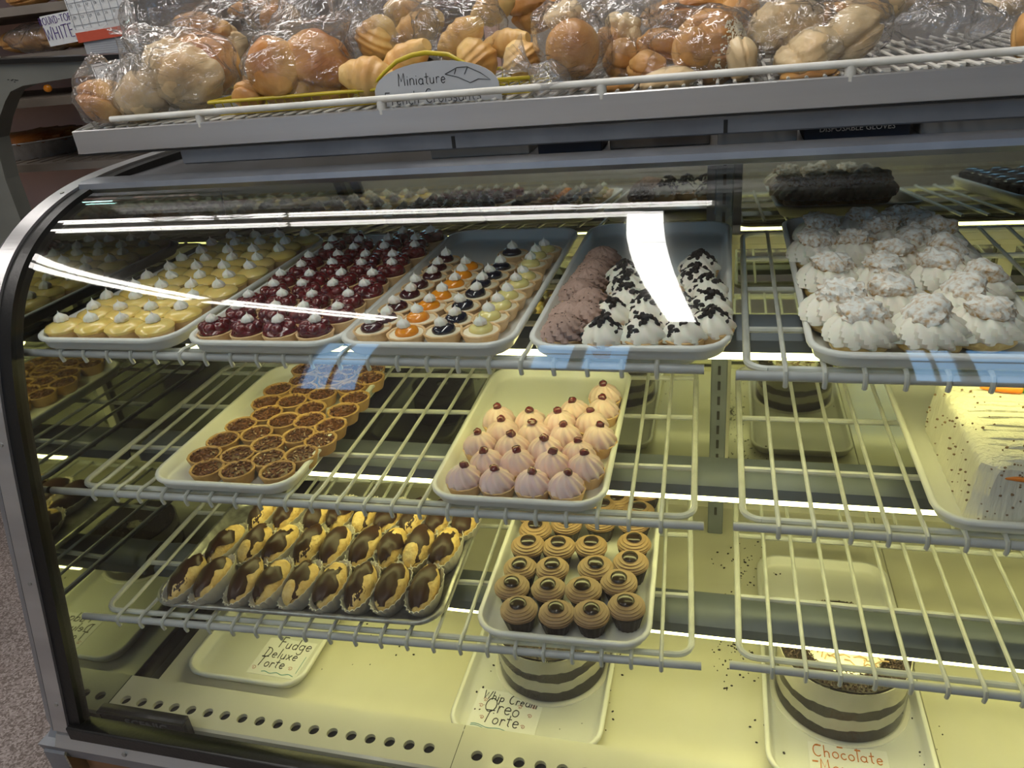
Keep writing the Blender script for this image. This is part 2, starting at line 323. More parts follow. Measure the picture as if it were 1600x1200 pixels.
# ================================================================ THE ROOM
XL, XR, YF, YB, ZC = -5.2, 4.6, -2.5, 4.4, 1.4
struct('floor', MB().box(XL, XR, YF, YB, -H - .05, -H), M['floor'])
struct('ceiling', MB().box(XL, XR, YF, YB, ZC + .04, ZC + .09), M['ceiling'])
struct('wall_back', MB().box(XL, XR, YB, YB + .1, -H, ZC + .04), M['wall'])
struct('wall_left', MB().box(XL - .1, XL, YF, YB, -H, ZC + .04), M['wall'])
struct('wall_right', MB().box(XR, XR + .1, YF, YB, -H, ZC + .04), M['wall'])
# front wall (behind the photographer) with shop windows
wins = [(-2.50, -2.08, .10, 1.30), (-1.08, -.82, .64, 1.34), (-.78, -.49, .64, 1.34), (.95, 1.20, .55, 1.34), (1.24, 1.60, .55, 1.34)]
w = MB(); xs = XL
for (a, b, c, d) in wins:
    w.box(xs, a, YF - .1, YF, -H, ZC + .04); w.box(a, b, YF - .1, YF, -H, c); w.box(a, b, YF - .1, YF, d, ZC + .04); xs = b
w.box(xs, XR, YF - .1, YF, -H, ZC + .04); struct('wall_front', w, M['wall'])
for i, (a, b, c, d) in enumerate(wins):
    m = MB(); t = .018
    m.box(a, a + t, YF - .07, YF - .02, c, d); m.box(b - t, b, YF - .07, YF - .02, c, d); m.box(a, b, YF - .07, YF - .02, c, c + t); m.box(a, b, YF - .07, YF - .02, d - t, d)
    m.box(a, b, YF - .06, YF - .03, c + (d - c) * .56, c + (d - c) * .56 + .02)
    if i in (0, 3): m.box((a + b) / 2 - .01, (a + b) / 2 + .01, YF - .06, YF - .03, c, d)
    fr = struct('window_%d' % (i + 1), m, M['alu_dark'])
# ceiling fluorescents: where their images on the curved glass place them
def fixture(name, label, x0, x1, y0, y1, tubes, lamp, r=.016, z=ZC):
    t = thing(name, label, 'ceiling light', ((x0 + x1) / 2, (y0 + y1) / 2, z))
    MB().box(x0 - .04, x1 + .04, y0 - .04, y1 + .04, z + .012, z + .05, .006).build('housing', M['ceiling'], t, True)
    for (a, b) in tubes: MB().tube([a, b], r, 10).build('tube', lamp, t, True)
    return t
fixture('strip_light', 'long twin tube ceiling strip light running along the display case', -3.08, -.02, 1.62, 1.99,
        [((-3.03, 1.95, ZC), (-1.74, 1.95, ZC)), ((-1.70, 1.95, ZC), (-.04, 1.88, ZC)), ((-2.77, 1.66, ZC), (-1.65, 1.65, ZC)), ((-1.61, 1.65, ZC), (-.26, 1.65, ZC))], M['lamp_room'], .030)
fixture('strip_light', 'twin tube ceiling light crossing the room left of the case', -2.85, -1.66, -1.5, 1.0,
        [((-2.84, .95, ZC), (-2.36, -.52, ZC)), ((-2.72, .95, ZC), (-2.25, -.48, ZC)), ((-2.30, -.60, ZC), (-1.66, -1.34, ZC)), ((-2.18, -.56, ZC), (-1.56, -1.26, ZC))], M['lamp_room'], .030)
fixture('strip_light', 'short cool tube light at the far left of the ceiling', -3.95, -3.45, 3.5, 3.66, [((-3.95, 3.58, ZC), (-3.49, 3.58, ZC))], M['lamp_cool'], .02)
fixture('strip_light', 'short cool tube light above the bread rack', -3.25, -3.0, 2.74, 2.88, [((-3.25, 2.81, ZC), (-3.0, 2.81, ZC))], M['lamp_cool'], .018)
t = thing('panel_light', 'wide ceiling light with a white diffuser seen mirrored on the glass', 'ceiling light', (-.22, .1, ZC))
MB().box(-.35, -.07, -1.40, 1.72, .012 + ZC, .05 + ZC, .006).build('housing', M['ceiling'], t, True)
for k in range(4):
    y0 = -1.36 + k * .76
    (lambda q: MB().loft([[(q(y_) - .060, y_, z_) for y_ in (y0,)] + [(q(y0) + .060, y0, z_), (q(y0 + .745) + .060, y0 + .745, z_), (q(y0 + .745) - .060, y0 + .745, z_)] for z_ in (ZC - .005, ZC + .012)], True, True))(lambda y_: -.168 - .030 * (y_ + 1.36)).build('diffuser', M['lamp_panel'], t, True, False)

# ================================================================ THE DISPLAY CASE
GX0, GX1 = -.950, 1.06          # glass from the left gasket to past the right of the frame
K = .98
prof = [(1.36, -.190), (1.21, -.190), (1.12, -.192), (1.05, -.197), (.975, -.211), (.905, -.237), (.855, -.267), (.817, -.31), (.792, -.357), (.770, -.42), (.750, -.492), (.727, -.588), (.70, -.71), (.672, -.84), (.641, -.98)]
def catmull(P, n):
    out = []; Q = [[2 * P[0][k] - P[1][k] for k in (0, 1)]] + [list(p) for p in P] + [[2 * P[-1][k] - P[-2][k] for k in (0, 1)]]
    for i in range(1, len(Q) - 2):
        for s_ in range(n):
            t_ = s_ / n; a, b, c, d = Q[i - 1], Q[i], Q[i + 1], Q[i + 2]
            out.append([.5 * (2 * b[k] + (c[k] - a[k]) * t_ + (2 * a[k] - 5 * b[k] + 4 * c[k] - d[k]) * t_ * t_ + (3 * b[k] - a[k] - 3 * c[k] + d[k]) * t_ ** 3) for k in (0, 1)])
    return out + [list(P[-1])]
pp = catmull(prof, 12)
ss = [0]
for a, b in zip(pp[:-1], pp[1:]): ss.append(ss[-1] + math.hypot(b[0] - a[0], b[1] - a[1]))
def at_len(u):
    for i in range(len(ss) - 1):
        if ss[i + 1] >= u - 1e-9:
            f_ = (u - ss[i]) / (ss[i + 1] - ss[i]); return [pp[i][k] + (pp[i + 1][k] - pp[i][k]) * f_ for k in (0, 1)]
pp = [at_len(ss[-1] * i / 149) for i in range(150)]
for _ in range(70):
    q = [list(p) for p in pp]
    for i in range(1, len(pp) - 1): q[i] = [(pp[i - 1][k] + 2 * pp[i][k] + pp[i + 1][k]) / 4 for k in (0, 1)]
    pp = q
pp = [(a * K, b * K) for a, b in pp]
def normals(P):
    out = []
    for i in range(len(P)):
        a = P[max(i - 1, 0)]; b = P[min(i + 1, len(P) - 1)]; dy, dz = b[0] - a[0], b[1] - a[1]; l = math.hypot(dy, dz) or 1
        out.append((dz / l, -dy / l))      # points out of the case (towards the front and up)
    return out
nn = normals(pp)
def sweep(cross, P, Nn):                   # cross: closed list of (x, offset outwards)
    return MB().loft([[(x, p[0] + n_[0] * o_, p[1] + n_[1] * o_) for x, o_ in cross] for p, n_ in zip(P, Nn)], True, True)
DZ = -1.025                               # deck level
case = thing('display_case', 'curved glass bakery display case with aluminium frame and lit interior', 'display case', (0, 1.0, -H))
def part(mb, name, m, parent=None, smooth=True, label=None):
    p = parent or case; s_ = case.location if parent is None or parent is case else (case.location + parent.location)
    mb.v = [(a - s_[0], b - s_[1], c - s_[2]) for a, b, c in mb.v]
    o = mb.build(name, m, p, smooth=smooth)
    if label: o['label'] = label
    return o
# glass: starts under the top rail and ends in the bottom channel
gi = [i for i, p in enumerate(pp) if p[0] <= 1.03]
gp = [pp[i] for i in gi]; gn = [nn[i] for i in gi]
part(sweep([(GX0 - .012, 0), (GX1, 0), (GX1, -.004), (GX0 - .012, -.004)], gp, gn), 'curved_glass', M['glass'])
# left end: gasket, flat aluminium face, chamfered outer edge, body of the end panel
part(sweep([(-.976, .004), (-.951, .004), (-.949, -.014), (-.976, -.014)], pp, nn), 'glass_gasket', M['gasket'])
part(sweep([(-1.002, .008), (-.973, .008), (-.973, -.02), (-1.002, -.02)], pp, nn), 'end_trim', M['alu'])
part(sweep([(-1.036, -.012), (-1.003, .008), (-1.003, -.03), (-1.036, -.03)], pp, nn), 'end_edge', M['alu_dark'])
for i in (42, 92, 118, 143):
    if i < len(pp):
        p, n_ = pp[i], nn[i]
        part(MB().tube([(-.985, p[0] + n_[0] * .007, p[1] + n_[1] * .007), (-.985, p[0] + n_[0] * .0095, p[1] + n_[1] * .0095)], .0032, 10), 'screw', M['tray_metal'])
# end wall of the case: outside panel and mirror lining
poly = [(p[0] - n_[0] * .02, p[1] - n_[1] * .02) for p, n_ in zip(pp, nn)] + [(.61, -1.0), (.61, -1.06), (1.46, -1.06), (1.40, -.19)]
def slab(poly, x0, x1): return MB().loft([[(x0, a, b) for a, b in poly], [(x1, a, b) for a, b in poly]], True, True)
part(slab(poly, -1.03, -.990), 'end_panel', M['alu_dark'], smooth=False)
part(slab([(a, b) for a, b in poly], -.990, -.986), 'end_mirror', M['mirror'], smooth=False)
part(slab(poly, 1.06, 1.10), 'end_panel', M['alu_dark'], smooth=False)
# bottom frame
zb, yb = -.967, .617
part(MB().box(-.973, 1.06, yb + .001, yb + .03, zb - .004, zb + .022, .002), 'bottom_gasket', M['gasket'])
part(MB().loft([[(-1.002, yb + .004, zb), (-1.002, yb + .030, zb + .004), (-1.002, yb + .030, zb - .018), (-1.002, yb - .006, zb - .018)], [(1.08, yb + .004, zb), (1.08, yb + .030, zb + .004), (1.08, yb + .030, zb - .018), (1.08, yb - .006, zb - .018)]], True, True), 'bottom_trim', M['alu'], smooth=False)
part(MB().loft([[(-1.036, yb - .006, zb - .018), (-1.036, yb + .03, zb - .018), (-1.036, yb + .03, zb - .045), (-1.036, yb, zb - .045)], [(1.08, yb - .006, zb - .018), (1.08, yb + .03, zb - .018), (1.08, yb + .03, zb - .045), (1.08, yb, zb - .045)]], True, True), 'bottom_edge', M['alu_dark'], smooth=False)
for x in (-.87, -.45, -.03, .4): part(MB().tube([(x, yb - .002, zb - .010), (x, yb - .0045, zb - .0102)], .004, 10), 'screw', M['tray_metal'])
part(MB().box(-1.02, 1.08, yb + .02, 1.45, -1.44, -1.07), 'cabinet_base', M['wood'], smooth=False)
part(MB().box(-1.02, 1.08, yb + .018, yb + .03, -1.07, zb - .046), 'front_board', M['wood'], smooth=False)
part(MB().box(-.98, 1.05, yb + .08, 1.40, -H, -1.44), 'plinth', M['black'], smooth=False)
# inside sill under the glass, air strip with round holes, deck panels
part(MB().loft([[(x, .640, -.985), (x, .668, -.990), (x, .700, -1.02), (x, .70, -1.05), (x, .64, -1.05)] for x in (-.986, 1.06)], True, True), 'sill', M['alu_dark'], smooth=False)
part(MB().box(-.965, -.80, .672, .688, -1.004, -.962, .003), 'vent_block', M['black'], label='black moulded block with raised letters in the front corner')
part(MB().box(-.965, -.80, .668, .674, -.9685, -.9655), 'vent_rib', M['black']); part(MB().box(-.965, -.80, .668, .674, -1.000, -.997), 'vent_rib', M['black'])
fx = Matrix.Translation((-.875, .6715, -.983)) @ Matrix.Rotation(PI / 2, 4, 'X')
part(MB().text('SCENIC', .024, fx, extr=.0012), 'raised_letters', M['alu_dark'])
def holes(x0, x1, first, z=-.995, y0=.688, y1=.770, yc=.7205, r=.0088, pitch=.0324):
    mb = MB(); x = first; cells = []; nseg = 16
    while x + pitch / 2 <= x1 + 1e-6: cells.append(x); x += pitch
    def sq(cx, k):
        a = 2 * PI * k / nseg; c, s_ = math.cos(a), math.sin(a); m_ = max(abs(c), abs(s_)); return (cx + c / m_ * pitch / 2, yc + s_ / m_ * pitch / 2, z)
    for cx in cells:
        out = [sq(cx, k) for k in range(nseg)]; cir = [(cx + r * math.cos(2 * PI * k / nseg), yc + r * math.sin(2 * PI * k / nseg), z) for k in range(nseg)]
        mb.loft([out, cir, [(a, b, c - .007) for a, b, c in cir]])
    a, b = cells[0] - pitch / 2, cells[-1] + pitch / 2
    if a > x0: mb.add([(x0, yc - pitch / 2, z), (a, yc - pitch / 2, z), (a, yc + pitch / 2, z), (x0, yc + pitch / 2, z)], [(0, 1, 2, 3)])
    if b < x1: mb.add([(b, yc - pitch / 2, z), (x1, yc - pitch / 2, z), (x1, yc + pitch / 2, z), (b, yc + pitch / 2, z)], [(0, 1, 2, 3)])
    f0, f1 = yc - pitch / 2, yc + pitch / 2
    mb.add([(x0, y0, z - .03), (x1, y0, z - .03), (x1, y0, z - .003), (x0, y0, z - .003), (x0, y0 + .004, z), (x1, y0 + .004, z), (x1, f0, z), (x0, f0, z)], [(0, 1, 2, 3), (3, 2, 5, 4), (4, 5, 6, 7)])
    mb.add([(x0, f1, z), (x1, f1, z), (x1, y1, z), (x0, y1, z), (x1, y1 + .008, DZ + .001), (x0, y1 + .008, DZ + .001)], [(0, 1, 2, 3), (3, 2, 4, 5)])
    return mb
part(holes(-.985, -.3665, -.96), 'air_strip', M['deck'], smooth=False)
part(holes(-.3655, .32, -.333), 'air_strip', M['deck'], smooth=False)
part(holes(.321, 1.055, .345), 'air_strip', M['deck'], smooth=False)
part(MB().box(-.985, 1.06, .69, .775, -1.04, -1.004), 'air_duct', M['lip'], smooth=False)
for x0, x1 in ((-.960, -.345), (-.3445, .318), (.319, 1.055)): part(MB().box(x0, x1, .772, 1.47, DZ - .012, DZ, .001), 'deck_panel', M['deck'], smooth=False)
part(MB().box(-.986, -.960, .70, 1.47, DZ - .018, DZ - .010), 'deck_gap', M['black'], smooth=False)
part(MB().box(-.99, 1.06, .69, 1.47, DZ - .04, DZ - .019), 'deck_pan', M['inner'], smooth=False)
# top: rail that holds the glass, steel roof, rear header
part(MB().loft([[(x, 1.002, -.196), (x, 1.004, -.188), (x, 1.012, -.185), (x, 1.040, -.1845), (x, 1.044, -.20), (x, 1.010, -.204)] for x in (-.972, 1.06)], True, True), 'top_rail', M['alu_dark'], label='blue-grey rail along the top edge of the glass')
part(MB().box(-.975, 1.06, 1.042, 1.42, -.200, -.194), 'roof_panel', M['steel_top'], smooth=False)
part(MB().box(-.986, 1.06, 1.362, 1.40, -.262, -.20), 'rear_header', M['hood'], smooth=False)
# rear: tilted mirror above, sliding mirrored doors below, rail between
def quad(x0, x1, a, b, th=.004):
    (y0, z0), (y1, z1) = a, b
    return MB().loft([[(x0, y0, z0), (x0, y1, z1), (x0, y1 + th, z1), (x0, y0 + th, z0)], [(x1, y0, z0), (x1, y1, z1), (x1, y1 + th, z1), (x1, y0 + th, z0)]], True, True)
for x0, x1 in ((-.984, -.028), (.030, 1.055)): part(quad(x0, x1, (1.372, -.262), (1.363, -.392)), 'rear_mirror', M['backglass'], smooth=False)
part(MB().box(-.986, 1.06, 1.352, 1.378, -.412, -.392, .002), 'rear_rail', M['inner'], smooth=False)
part(MB().box(-.986, 1.06, 1.372, 1.470, -.425, -.409), 'rear_ledge', M['inner'], smooth=False)
for i, (x0, x1, y) in enumerate(((-.984, -.40, 1.455), (-.44, .02, 1.445), (.0, .50, 1.455), (.46, 1.055, 1.445))):
    d = part(MB().box(x0 + .022, x1 - .022, y, y + .004, DZ + .034, -.447), 'sliding_door', M['darkglass' if i == 0 else 'backglass'], smooth=False)
    m = MB(); z0, z1 = DZ + .012, -.427
    m.box(x0, x0 + .024, y - .006, y + .008, z0, z1); m.box(x1 - .024, x1, y - .006, y + .008, z0, z1); m.box(x0 + .024, x1 - .024, y - .006, y + .008, z0, z0 + .024); m.box(x0 + .024, x1 - .024, y - .006, y + .008, z1 - .022, z1)
    m.v = [(a - case.location.x, b - case.location.y, c - case.location.z) for a, b, c in m.v]; m.build('door_frame', M['inner'], d, smooth=False)
part(MB().box(-.986, 1.06, 1.43, 1.475, DZ, DZ + .012), 'door_track', M['inner'], smooth=False)
part(MB().box(-.99, 1.06, 1.474, 1.49, DZ - .04, -.19), 'rear_panel', M['alu_dark'], smooth=False)
# slotted centre standard
m = MB().box(-.014, .016, 1.335, 1.352, DZ, -.205, .002); p_ = part(m, 'slotted_post', M['hood'], smooth=False)
for k in range(24):
    z = -.23 - k * .032
    q = MB().box(-.0015, .0035, 1.3335, 1.3352, z - .009, z + .009); q.v = [(a - case.location.x, b - case.location.y, c - case.location.z) for a, b, c in q.v]
    q.build('slot', M['black'], p_, smooth=False)
# three strip lights inside
for y, z, l in ((.955, -.424, 'top'), (.950, -.648, 'middle'), (.893, -.858, 'lower')):
    hood = MB().loft([[(x, y - .012, z - .006), (x, y - .010, z + .010), (x, y + .006, z + .022), (x, y + .045, z + .024), (x, y + .066, z + .008), (x, y + .068, z - .004), (x, y + .064, z - .004), (x, y + .062, z + .006), (x, y + .043, z + .020), (x, y + .008, z + .018), (x, y - .006, z + .008), (x, y - .008, z - .006)] for x in (-.975, 1.05)], True, True)
    h_ = part(hood, 'light_hood', M['hood'])
    q = MB().tube([(-.815, y + .003, z - .0095), (1.04, y + .003, z - .0095)], .0125, 12); q.v = [(a - case.location.x, b - case.location.y, c - case.location.z) for a, b, c in q.v]
    q.build('lamp_tube', M['lamp_case'], h_)

# ================================================================ WIRE SHELVES
RODME = {}
def shelf(label, xl, yl, xr, yr, z, depth, rail=(0, 0)):
    """front rail from (xl, yl) to (xr, yr); rods run back from it"""
    L_ = math.hypot(xr - xl, yr - yl); a = math.atan2(yr - yl, xr - xl)
    t = thing('wire_shelf', label, 'shelf', (xl, yl, z), a)
    MB().tube([(-rail[0], 0, .0), (L_ + rail[1], 0, .0)], .0056, 12).build('front_rail', M['rail'], t)
    r = .0044; c = .022; f0 = .017
    def arc(cx, cy, a0, a1, n=5): return [(cx + c * math.cos(a0 + (a1 - a0) * k / n), cy + c * math.sin(a0 + (a1 - a0) * k / n), 0) for k in range(n + 1)]
    pts = arc(.012 + c, f0 + c, PI * 1.5, PI, 5) + arc(.012 + c, depth - c, PI, PI * .5) + arc(L_ - .012 - c, depth - c, PI * .5, 0) + arc(L_ - .012 - c, f0 + c, 0, -PI * .5) + [(.012 + c, f0, 0)]
    MB().tube(pts, r, 8).build('rim_wire', M['wire'], t)
    for yy in (f0 + .118, f0 + .262, f0 + .40):
        if yy < depth - .03: MB().tube([(.012, yy, -.003), (L_ - .012, yy, -.003)], r * .95, 8).build('cross_wire', M['wire'], t)
    n = int(round((L_ - .024) / .040)); step = (L_ - .024) / n; key = round(depth, 3)
    if key not in RODME:
        RODME[key] = MB().tube([(0, -.0035, -.0105), (0, -.006, -.002), (0, -.0035, .006), (0, .006, .0075), (0, .03, .005), (0, depth - .004, .005)], .0029, 7).mesh('rod', M['wire'])
    for k in range(1, n): 
        o = link_mesh('rod', RODME[key], t); o.location = (.012 + k * step, 0, 0)
    return t
ZT, ZM, ZL = -.385, -.600, -.800
shelf('upper left wire shelf carrying the tarts trays', -.955, .806, -.016, .797, ZT, .535, (.022, 0))
shelf('upper right wire shelf carrying the cream puffs', .018, .784, .985, .780, ZT, .54, (0, .03))
shelf('middle left wire shelf under the pecan and pink tarts', -.957, .768, -.013, .796, ZM, .45, (.026, 0))
shelf('middle right wire shelf under the frosted carrot cake', .022, .800, .985, .806, ZM, .45, (0, .03))
shelf('lowest left wire shelf under the eclairs and cupcakes', -.945, .714, -.012, .760, ZL, .40, (.014, 0))
shelf('lowest right wire shelf, empty, above the chocolate torte', .024, .768, .985, .774, ZL, .40, (0, .03))
# ================================================================ TRAYS
def rrect(w, d, r, z, n=5, ins=0):
    w2, d2, r = w / 2 - ins, d / 2 - ins, max(r - ins, .004); out = []
    for cx, cy, a0 in ((w2 - r, -d2 + r, -PI / 2), (w2 - r, d2 - r, 0), (-w2 + r, d2 - r, PI / 2), (-w2 + r, -d2 + r, PI)):
        for k in range(n + 1): a = a0 + PI / 2 * k / n; out.append((cx + r * math.cos(a), cy + r * math.sin(a), z))
    return out
def tray_mesh(w, d, h=.021, r=.042, m='tray', rim=.0075):
    g = [(.012, 0), (.008, .003), (.0045, h - .006), (.0005, h - .0055), (0, h - .002), (.002, h), (rim * .8, h), (rim, h - .001), (rim + .004, .007), (rim + .009, .003)]
    return MB().loft([rrect(w, d, r, z, ins=i) for i, z in g], True, True).mesh('tray', M[m], math.radians(60))
TR = {}
def tray(label, xc, yf, z, w=.236, d=.49, rz=0, m='tray', h=.021, name='display_tray', r=.042):
    key = (w, d, m, h)
    if key not in TR: TR[key] = tray_mesh(w, d, h, r, m)
    o = bpy.data.objects.new(name, TR[key]); C.objects.link(o); o.location = (xc - math.sin(rz) * d / 2, yf + math.cos(rz) * d / 2, z); o.rotation_euler = (0, 0, rz)
    return tag(o, label, 'tray')
ST = .0084   # rods' tops above the shelf line
tray('white tray of yellow custard tarts, far left of the top shelf', -.828, .790, ZT + ST, .238)
tray('white tray packed with dark red cherry tarts', -.578, .788, ZT + ST, .232)
tray('white tray of mixed fruit tarts in four coloured columns', -.353, .790, ZT + ST, .234, .505)
tray('white tray of chocolate and cookie crumb cream tarts', -.104, .790, ZT + ST, .236, .52)
tray('white tray heaped with sugared cream puffs', .212, .780, ZT + ST, .242, .54)
tray('white tray of chocolate squares at the right end of the top shelf', .60, .80, ZT + ST, .238)
tray('white tray of pecan tarts on the middle shelf', -.692, .772, ZM + ST, .236, .40, math.radians(1.2))
tray('white tray of pink cream tarts with empty back half', -.254, .782, ZM + ST, .242, .40, math.radians(1))
tray('white tray under the frosted carrot cake', .370, .800, ZM + ST, .25, .41)
tray('dull metal tray holding three rows of eclairs', -.612, .744, ZL + ST, .476, .295, math.radians(2.8), 'tray_metal', .016)
tray('white tray of mocha cupcakes on the lowest shelf', -.200, .750, ZL + ST, .246, .37, math.radians(1.5))
tray('white tray on the deck with the deluxe torte card', -.797, .800, DZ, .236, .49)
tray('white tray on the deck under the cookie torte', -.279, .762, DZ, .246, .49)
tray('white tray on the deck under the chocolate mousse torte', .196, .770, DZ, .232, .49)
FT = ZT + ST + .003; FM = ZM + ST + .003; FL = ZL + ST + .003; FD = DZ + .003

# ================================================================ PASTRIES
def cup(r0, r1, h, m, n=28, flute=.03, lip=.003, name='crust', parent=None):
    md = lambda a, i: 1 + flute * math.cos(a * 14)
    mb = MB().lathe([(r0, 0), (r1 - .0015, h * .75), (r1, h), (r1 - .0012, h + .0012), (r1 - lip, h), (r1 - lip - .0005, h - .003)], n, mod=md, cap1=False)
    return mb.build(name, M[m], parent)
def dollop(parent, x, y, z, r=.0085, h=.016, seed=0, name='dollop', m='white', lobes=7):
    rr = random.Random(seed); tw = rr.uniform(.4, 1.2); lx, ly = rr.uniform(-.15, .15), rr.uniform(-.15, .15)
    P = [(.72, 0), (1.02, .14), (1.0, .36), (.82, .54), (.50, .68), (.20, .79), (.07, .90), (.03, 1.06)]
    rings = []; n = 21
    for (q, t_) in P:
        rings.append([(x + lx * r * t_ * 2 + r * q * (1 + .13 * math.cos(lobes * (2 * PI * k / n) + tw * t_ * 3)) * math.cos(2 * PI * k / n), y + ly * r * t_ * 2 + r * q * (1 + .13 * math.cos(lobes * (2 * PI * k / n) + tw * t_ * 3)) * math.sin(2 * PI * k / n), z + h * t_) for k in range(n)])
    return MB().loft(rings, True, True).build(name, M[m], parent)
def swirl(parent, z, R, h, m, name='cream_swirl', lobes=7, twist=2.6, n=42, base=.0, seed=0, amp=.14, tiers=0, dome=0):
    P = [(.80, 0), (.97, .06), (1, .18), (.95, .34), (.83, .5), (.66, .66), (.46, .80), (.27, .91), (.08, 1)]
    if dome: P = [(.78, 0), (.96, .06), (1, .18), (.99, .32), (.93, .46), (.84, .60), (.71, .73), (.54, .85), (.34, .94), (.08, 1)]
    if tiers: P = [(.80, 0), (1, .07), (1.02, .2), (.86, .33), (.80, .36), (.86, .44), (.78, .56), (.60, .64), (.56, .68), (.58, .76), (.42, .88), (.1, 1)]
    ring = []; jf = jit(seed, 3, .05)
    for q, t_ in P:
        rg = []
        for k in range(n):
            a = 2 * PI * k / n; c_ = math.cos(lobes * a + twist * t_ * 2.2); w_ = 1 + amp * (abs(c_) ** .7 * (1 if c_ > 0 else -1)) * (1 - .3 * t_)
            w_ *= jf(Vector((math.cos(a), math.sin(a), t_)))
            rg.append((R * q * w_ * math.cos(a), R * q * w_ * math.sin(a), z + h * t_))
        ring.append(rg)
    return MB().loft(ring, True, True).build(name, M[m], parent)
def custard_tart(seed):
    t = root('custard_tart', 'tart'); cup(.019, .0245, .015, 'crust', 24, .02, parent=t)
    MB().lathe([(.0225, .0135), (.0258, .0165), (.0266, .0198), (.0240, .0238), (.015, .0272), (.002, .0285)], 20, cap0=True).build('filling', M['custard'], t)
    dollop(t, 0, 0, .027, .0092, .0165, seed); return t
def cherry_tart(seed):
    t = root('cherry_tart', 'tart'); cup(.019, .0252, .016, 'crust_pale', 24, .02, parent=t)
    rr = random.Random(seed); mb = MB().blob((0, 0, .018), (.0225, .0225, .009), 14, 8, jit(seed, 5, .10))
    for k in range(7):
        a = k * 6.283 / 6 + rr.uniform(-.3, .3); d = .0135 if k < 6 else 0
        mb.blob((d * math.cos(a), d * math.sin(a), .0235 + (.003 if k == 6 else 0)), (.0088, .0088, .0078), 10, 7)
    mb.build('filling', M['cherry'], t); dollop(t, rr.uniform(-.004, .004), rr.uniform(-.004, .004), .030, .0078, .013, seed); return t
def fruit_tart(name, m, seed):
    t = root(name, 'tart'); cup(.019, .0255, .017, 'crust_pale', 24, .02, parent=t)
    MB().lathe([(.0235, .012), (.0236, .0155), (.017, .0168), (.003, .017)], 18).build('cream_bed', M['pale_cream'], t)
    rr = random.Random(seed)
    MB().blob((rr.uniform(-.002, .002), 0, .018), (.0155, .0155, .0085), 18, 9, jit(seed, 2.5, .08)).build('filling', M[m], t)
    dollop(t, rr.uniform(-.003, .001), rr.uniform(-.003, .003), .0245, .0078, .014, seed); return t
def pecan_tart(seed):
    t = root('pecan_tart', 'tart'); cup(.0205, .0268, .020, 'crust_pecan', 28, .012, .0042, parent=t)
    MB().lathe([(.0235, .012), (.0235, .0175), (.012, .019), (.002, .0195)], 18).build('filling', M['nutbed'], t)
    rr = random.Random(seed); mb = MB()
    for k in range(46):
        a, d = rr.uniform(0, 6.28), .021 * math.sqrt(rr.random())
        mb.blob((d * math.cos(a), d * math.sin(a), .0195 + rr.uniform(-.0005, .001)), (rr.uniform(.0026, .0042), .0018, .0019), 6, 4, None, Euler((rr.uniform(-.4, .4), rr.uniform(-.4, .4), rr.uniform(0, 3.1))))
    o = mb.build('pecan_pieces', M['nut'], t); o['kind'] = 'stuff'; return t
def pink_tart(seed):
    t = root('pink_cream_tart', 'tart'); cup(.0205, .0262, .018, 'crust_pale', 28, .02, parent=t)
    swirl(t, .014, .0238, .029, 'pink', seed=seed, twist=2.6 + seed % 3 * .4, lobes=11, amp=.095, n=99, dome=1)
    rr = random.Random(seed); MB().blob((rr.uniform(-.003, .002), rr.uniform(-.004, 0), .044), (.0068, .0066, .0056), 12, 8, jit(seed, 4, .22)).build('cherry', M['cherry'], t)
    return t
def choc_tart(seed):
    t = root('chocolate_cream_tart', 'tart'); cup(.019, .0258, .018, 'crust', 24, .02, parent=t)
    swirl(t, .014, .0258, .030, 'brown_cream', 'cream_rosette', 9, 6.5, 90, seed=seed, dome=1, amp=.17)
    rr = random.Random(seed); mb = MB()
    for k in range(22):
        a, d = rr.uniform(0, 6.28), .022 * math.sqrt(rr.random()); z = .0435 - d * d * 22
        mb.blob((d * math.cos(a), d * math.sin(a), z), (.0018, .0007, .0006), 5, 4, None, Euler((rr.uniform(-1, 1), rr.uniform(-1, 1), rr.uniform(0, 3))))
    o = mb.build('shavings', M['crumb2'], t); o['kind'] = 'stuff'; return t
def cookie_tart(seed):
    t = root('cookie_crumb_tart', 'tart'); cup(.020, .0265, .018, 'crust', 24, .02, parent=t)
    swirl(t, .014, .0262, .028, 'cream', seed=seed, lobes=8, amp=.13)
    rr = random.Random(seed); mb = MB(); a0 = rr.uniform(-.3, .9)
    for k in range(44):
        u = rr.uniform(-1, 1); a = a0; off = rr.uniform(-.0115, .0125); x = u * .022; d = math.hypot(x, off); z = .0445 - d * d * 30 - d * .35
        px, py = x * math.cos(a) - off * math.sin(a), x * math.sin(a) + off * math.cos(a); s_ = rr.uniform(.0030, .0052)
        mb.blob((px, py, z), (s_, s_ * .8, s_ * .8), 7, 5, jit(k + seed, 3, .30), Euler((rr.uniform(0, 3), rr.uniform(0, 3), 0)))
    mb.build('cookie_pieces', M['crumb'], t); return t
def cream_puff(seed):
    t = root('cream_puff', 'pastry'); rr = random.Random(seed)
    MB().blob((0, 0, .013), (.033, .033, .014), 24, 10, jit(seed, 4, .07)).build('bottom_shell', M['choux'], t)
    swirl(t, .017, .0385, .034, 'cream', 'cream_swirl', 12, 4.4, 96, seed=seed, amp=.12, dome=1)
    cap = root('c', 'x'); bpy.data.objects.remove(cap)
    jf = jit(seed + 50, 5, .20); jg = jit(seed + 80, 12, .07); mb = MB().blob((0, 0, 0), (.0255, .0240, .0145), 36, 20, lambda d: jf(d) * jg(d) * 1.06); o = mb.build('sugared_cap', M['sugar'], t)
    o.location = (rr.uniform(-.004, .004), rr.uniform(-.003, .003), .046); o.rotation_euler = (rr.uniform(-.3, .1), rr.uniform(-.35, .35), rr.uniform(0, 6)); return t
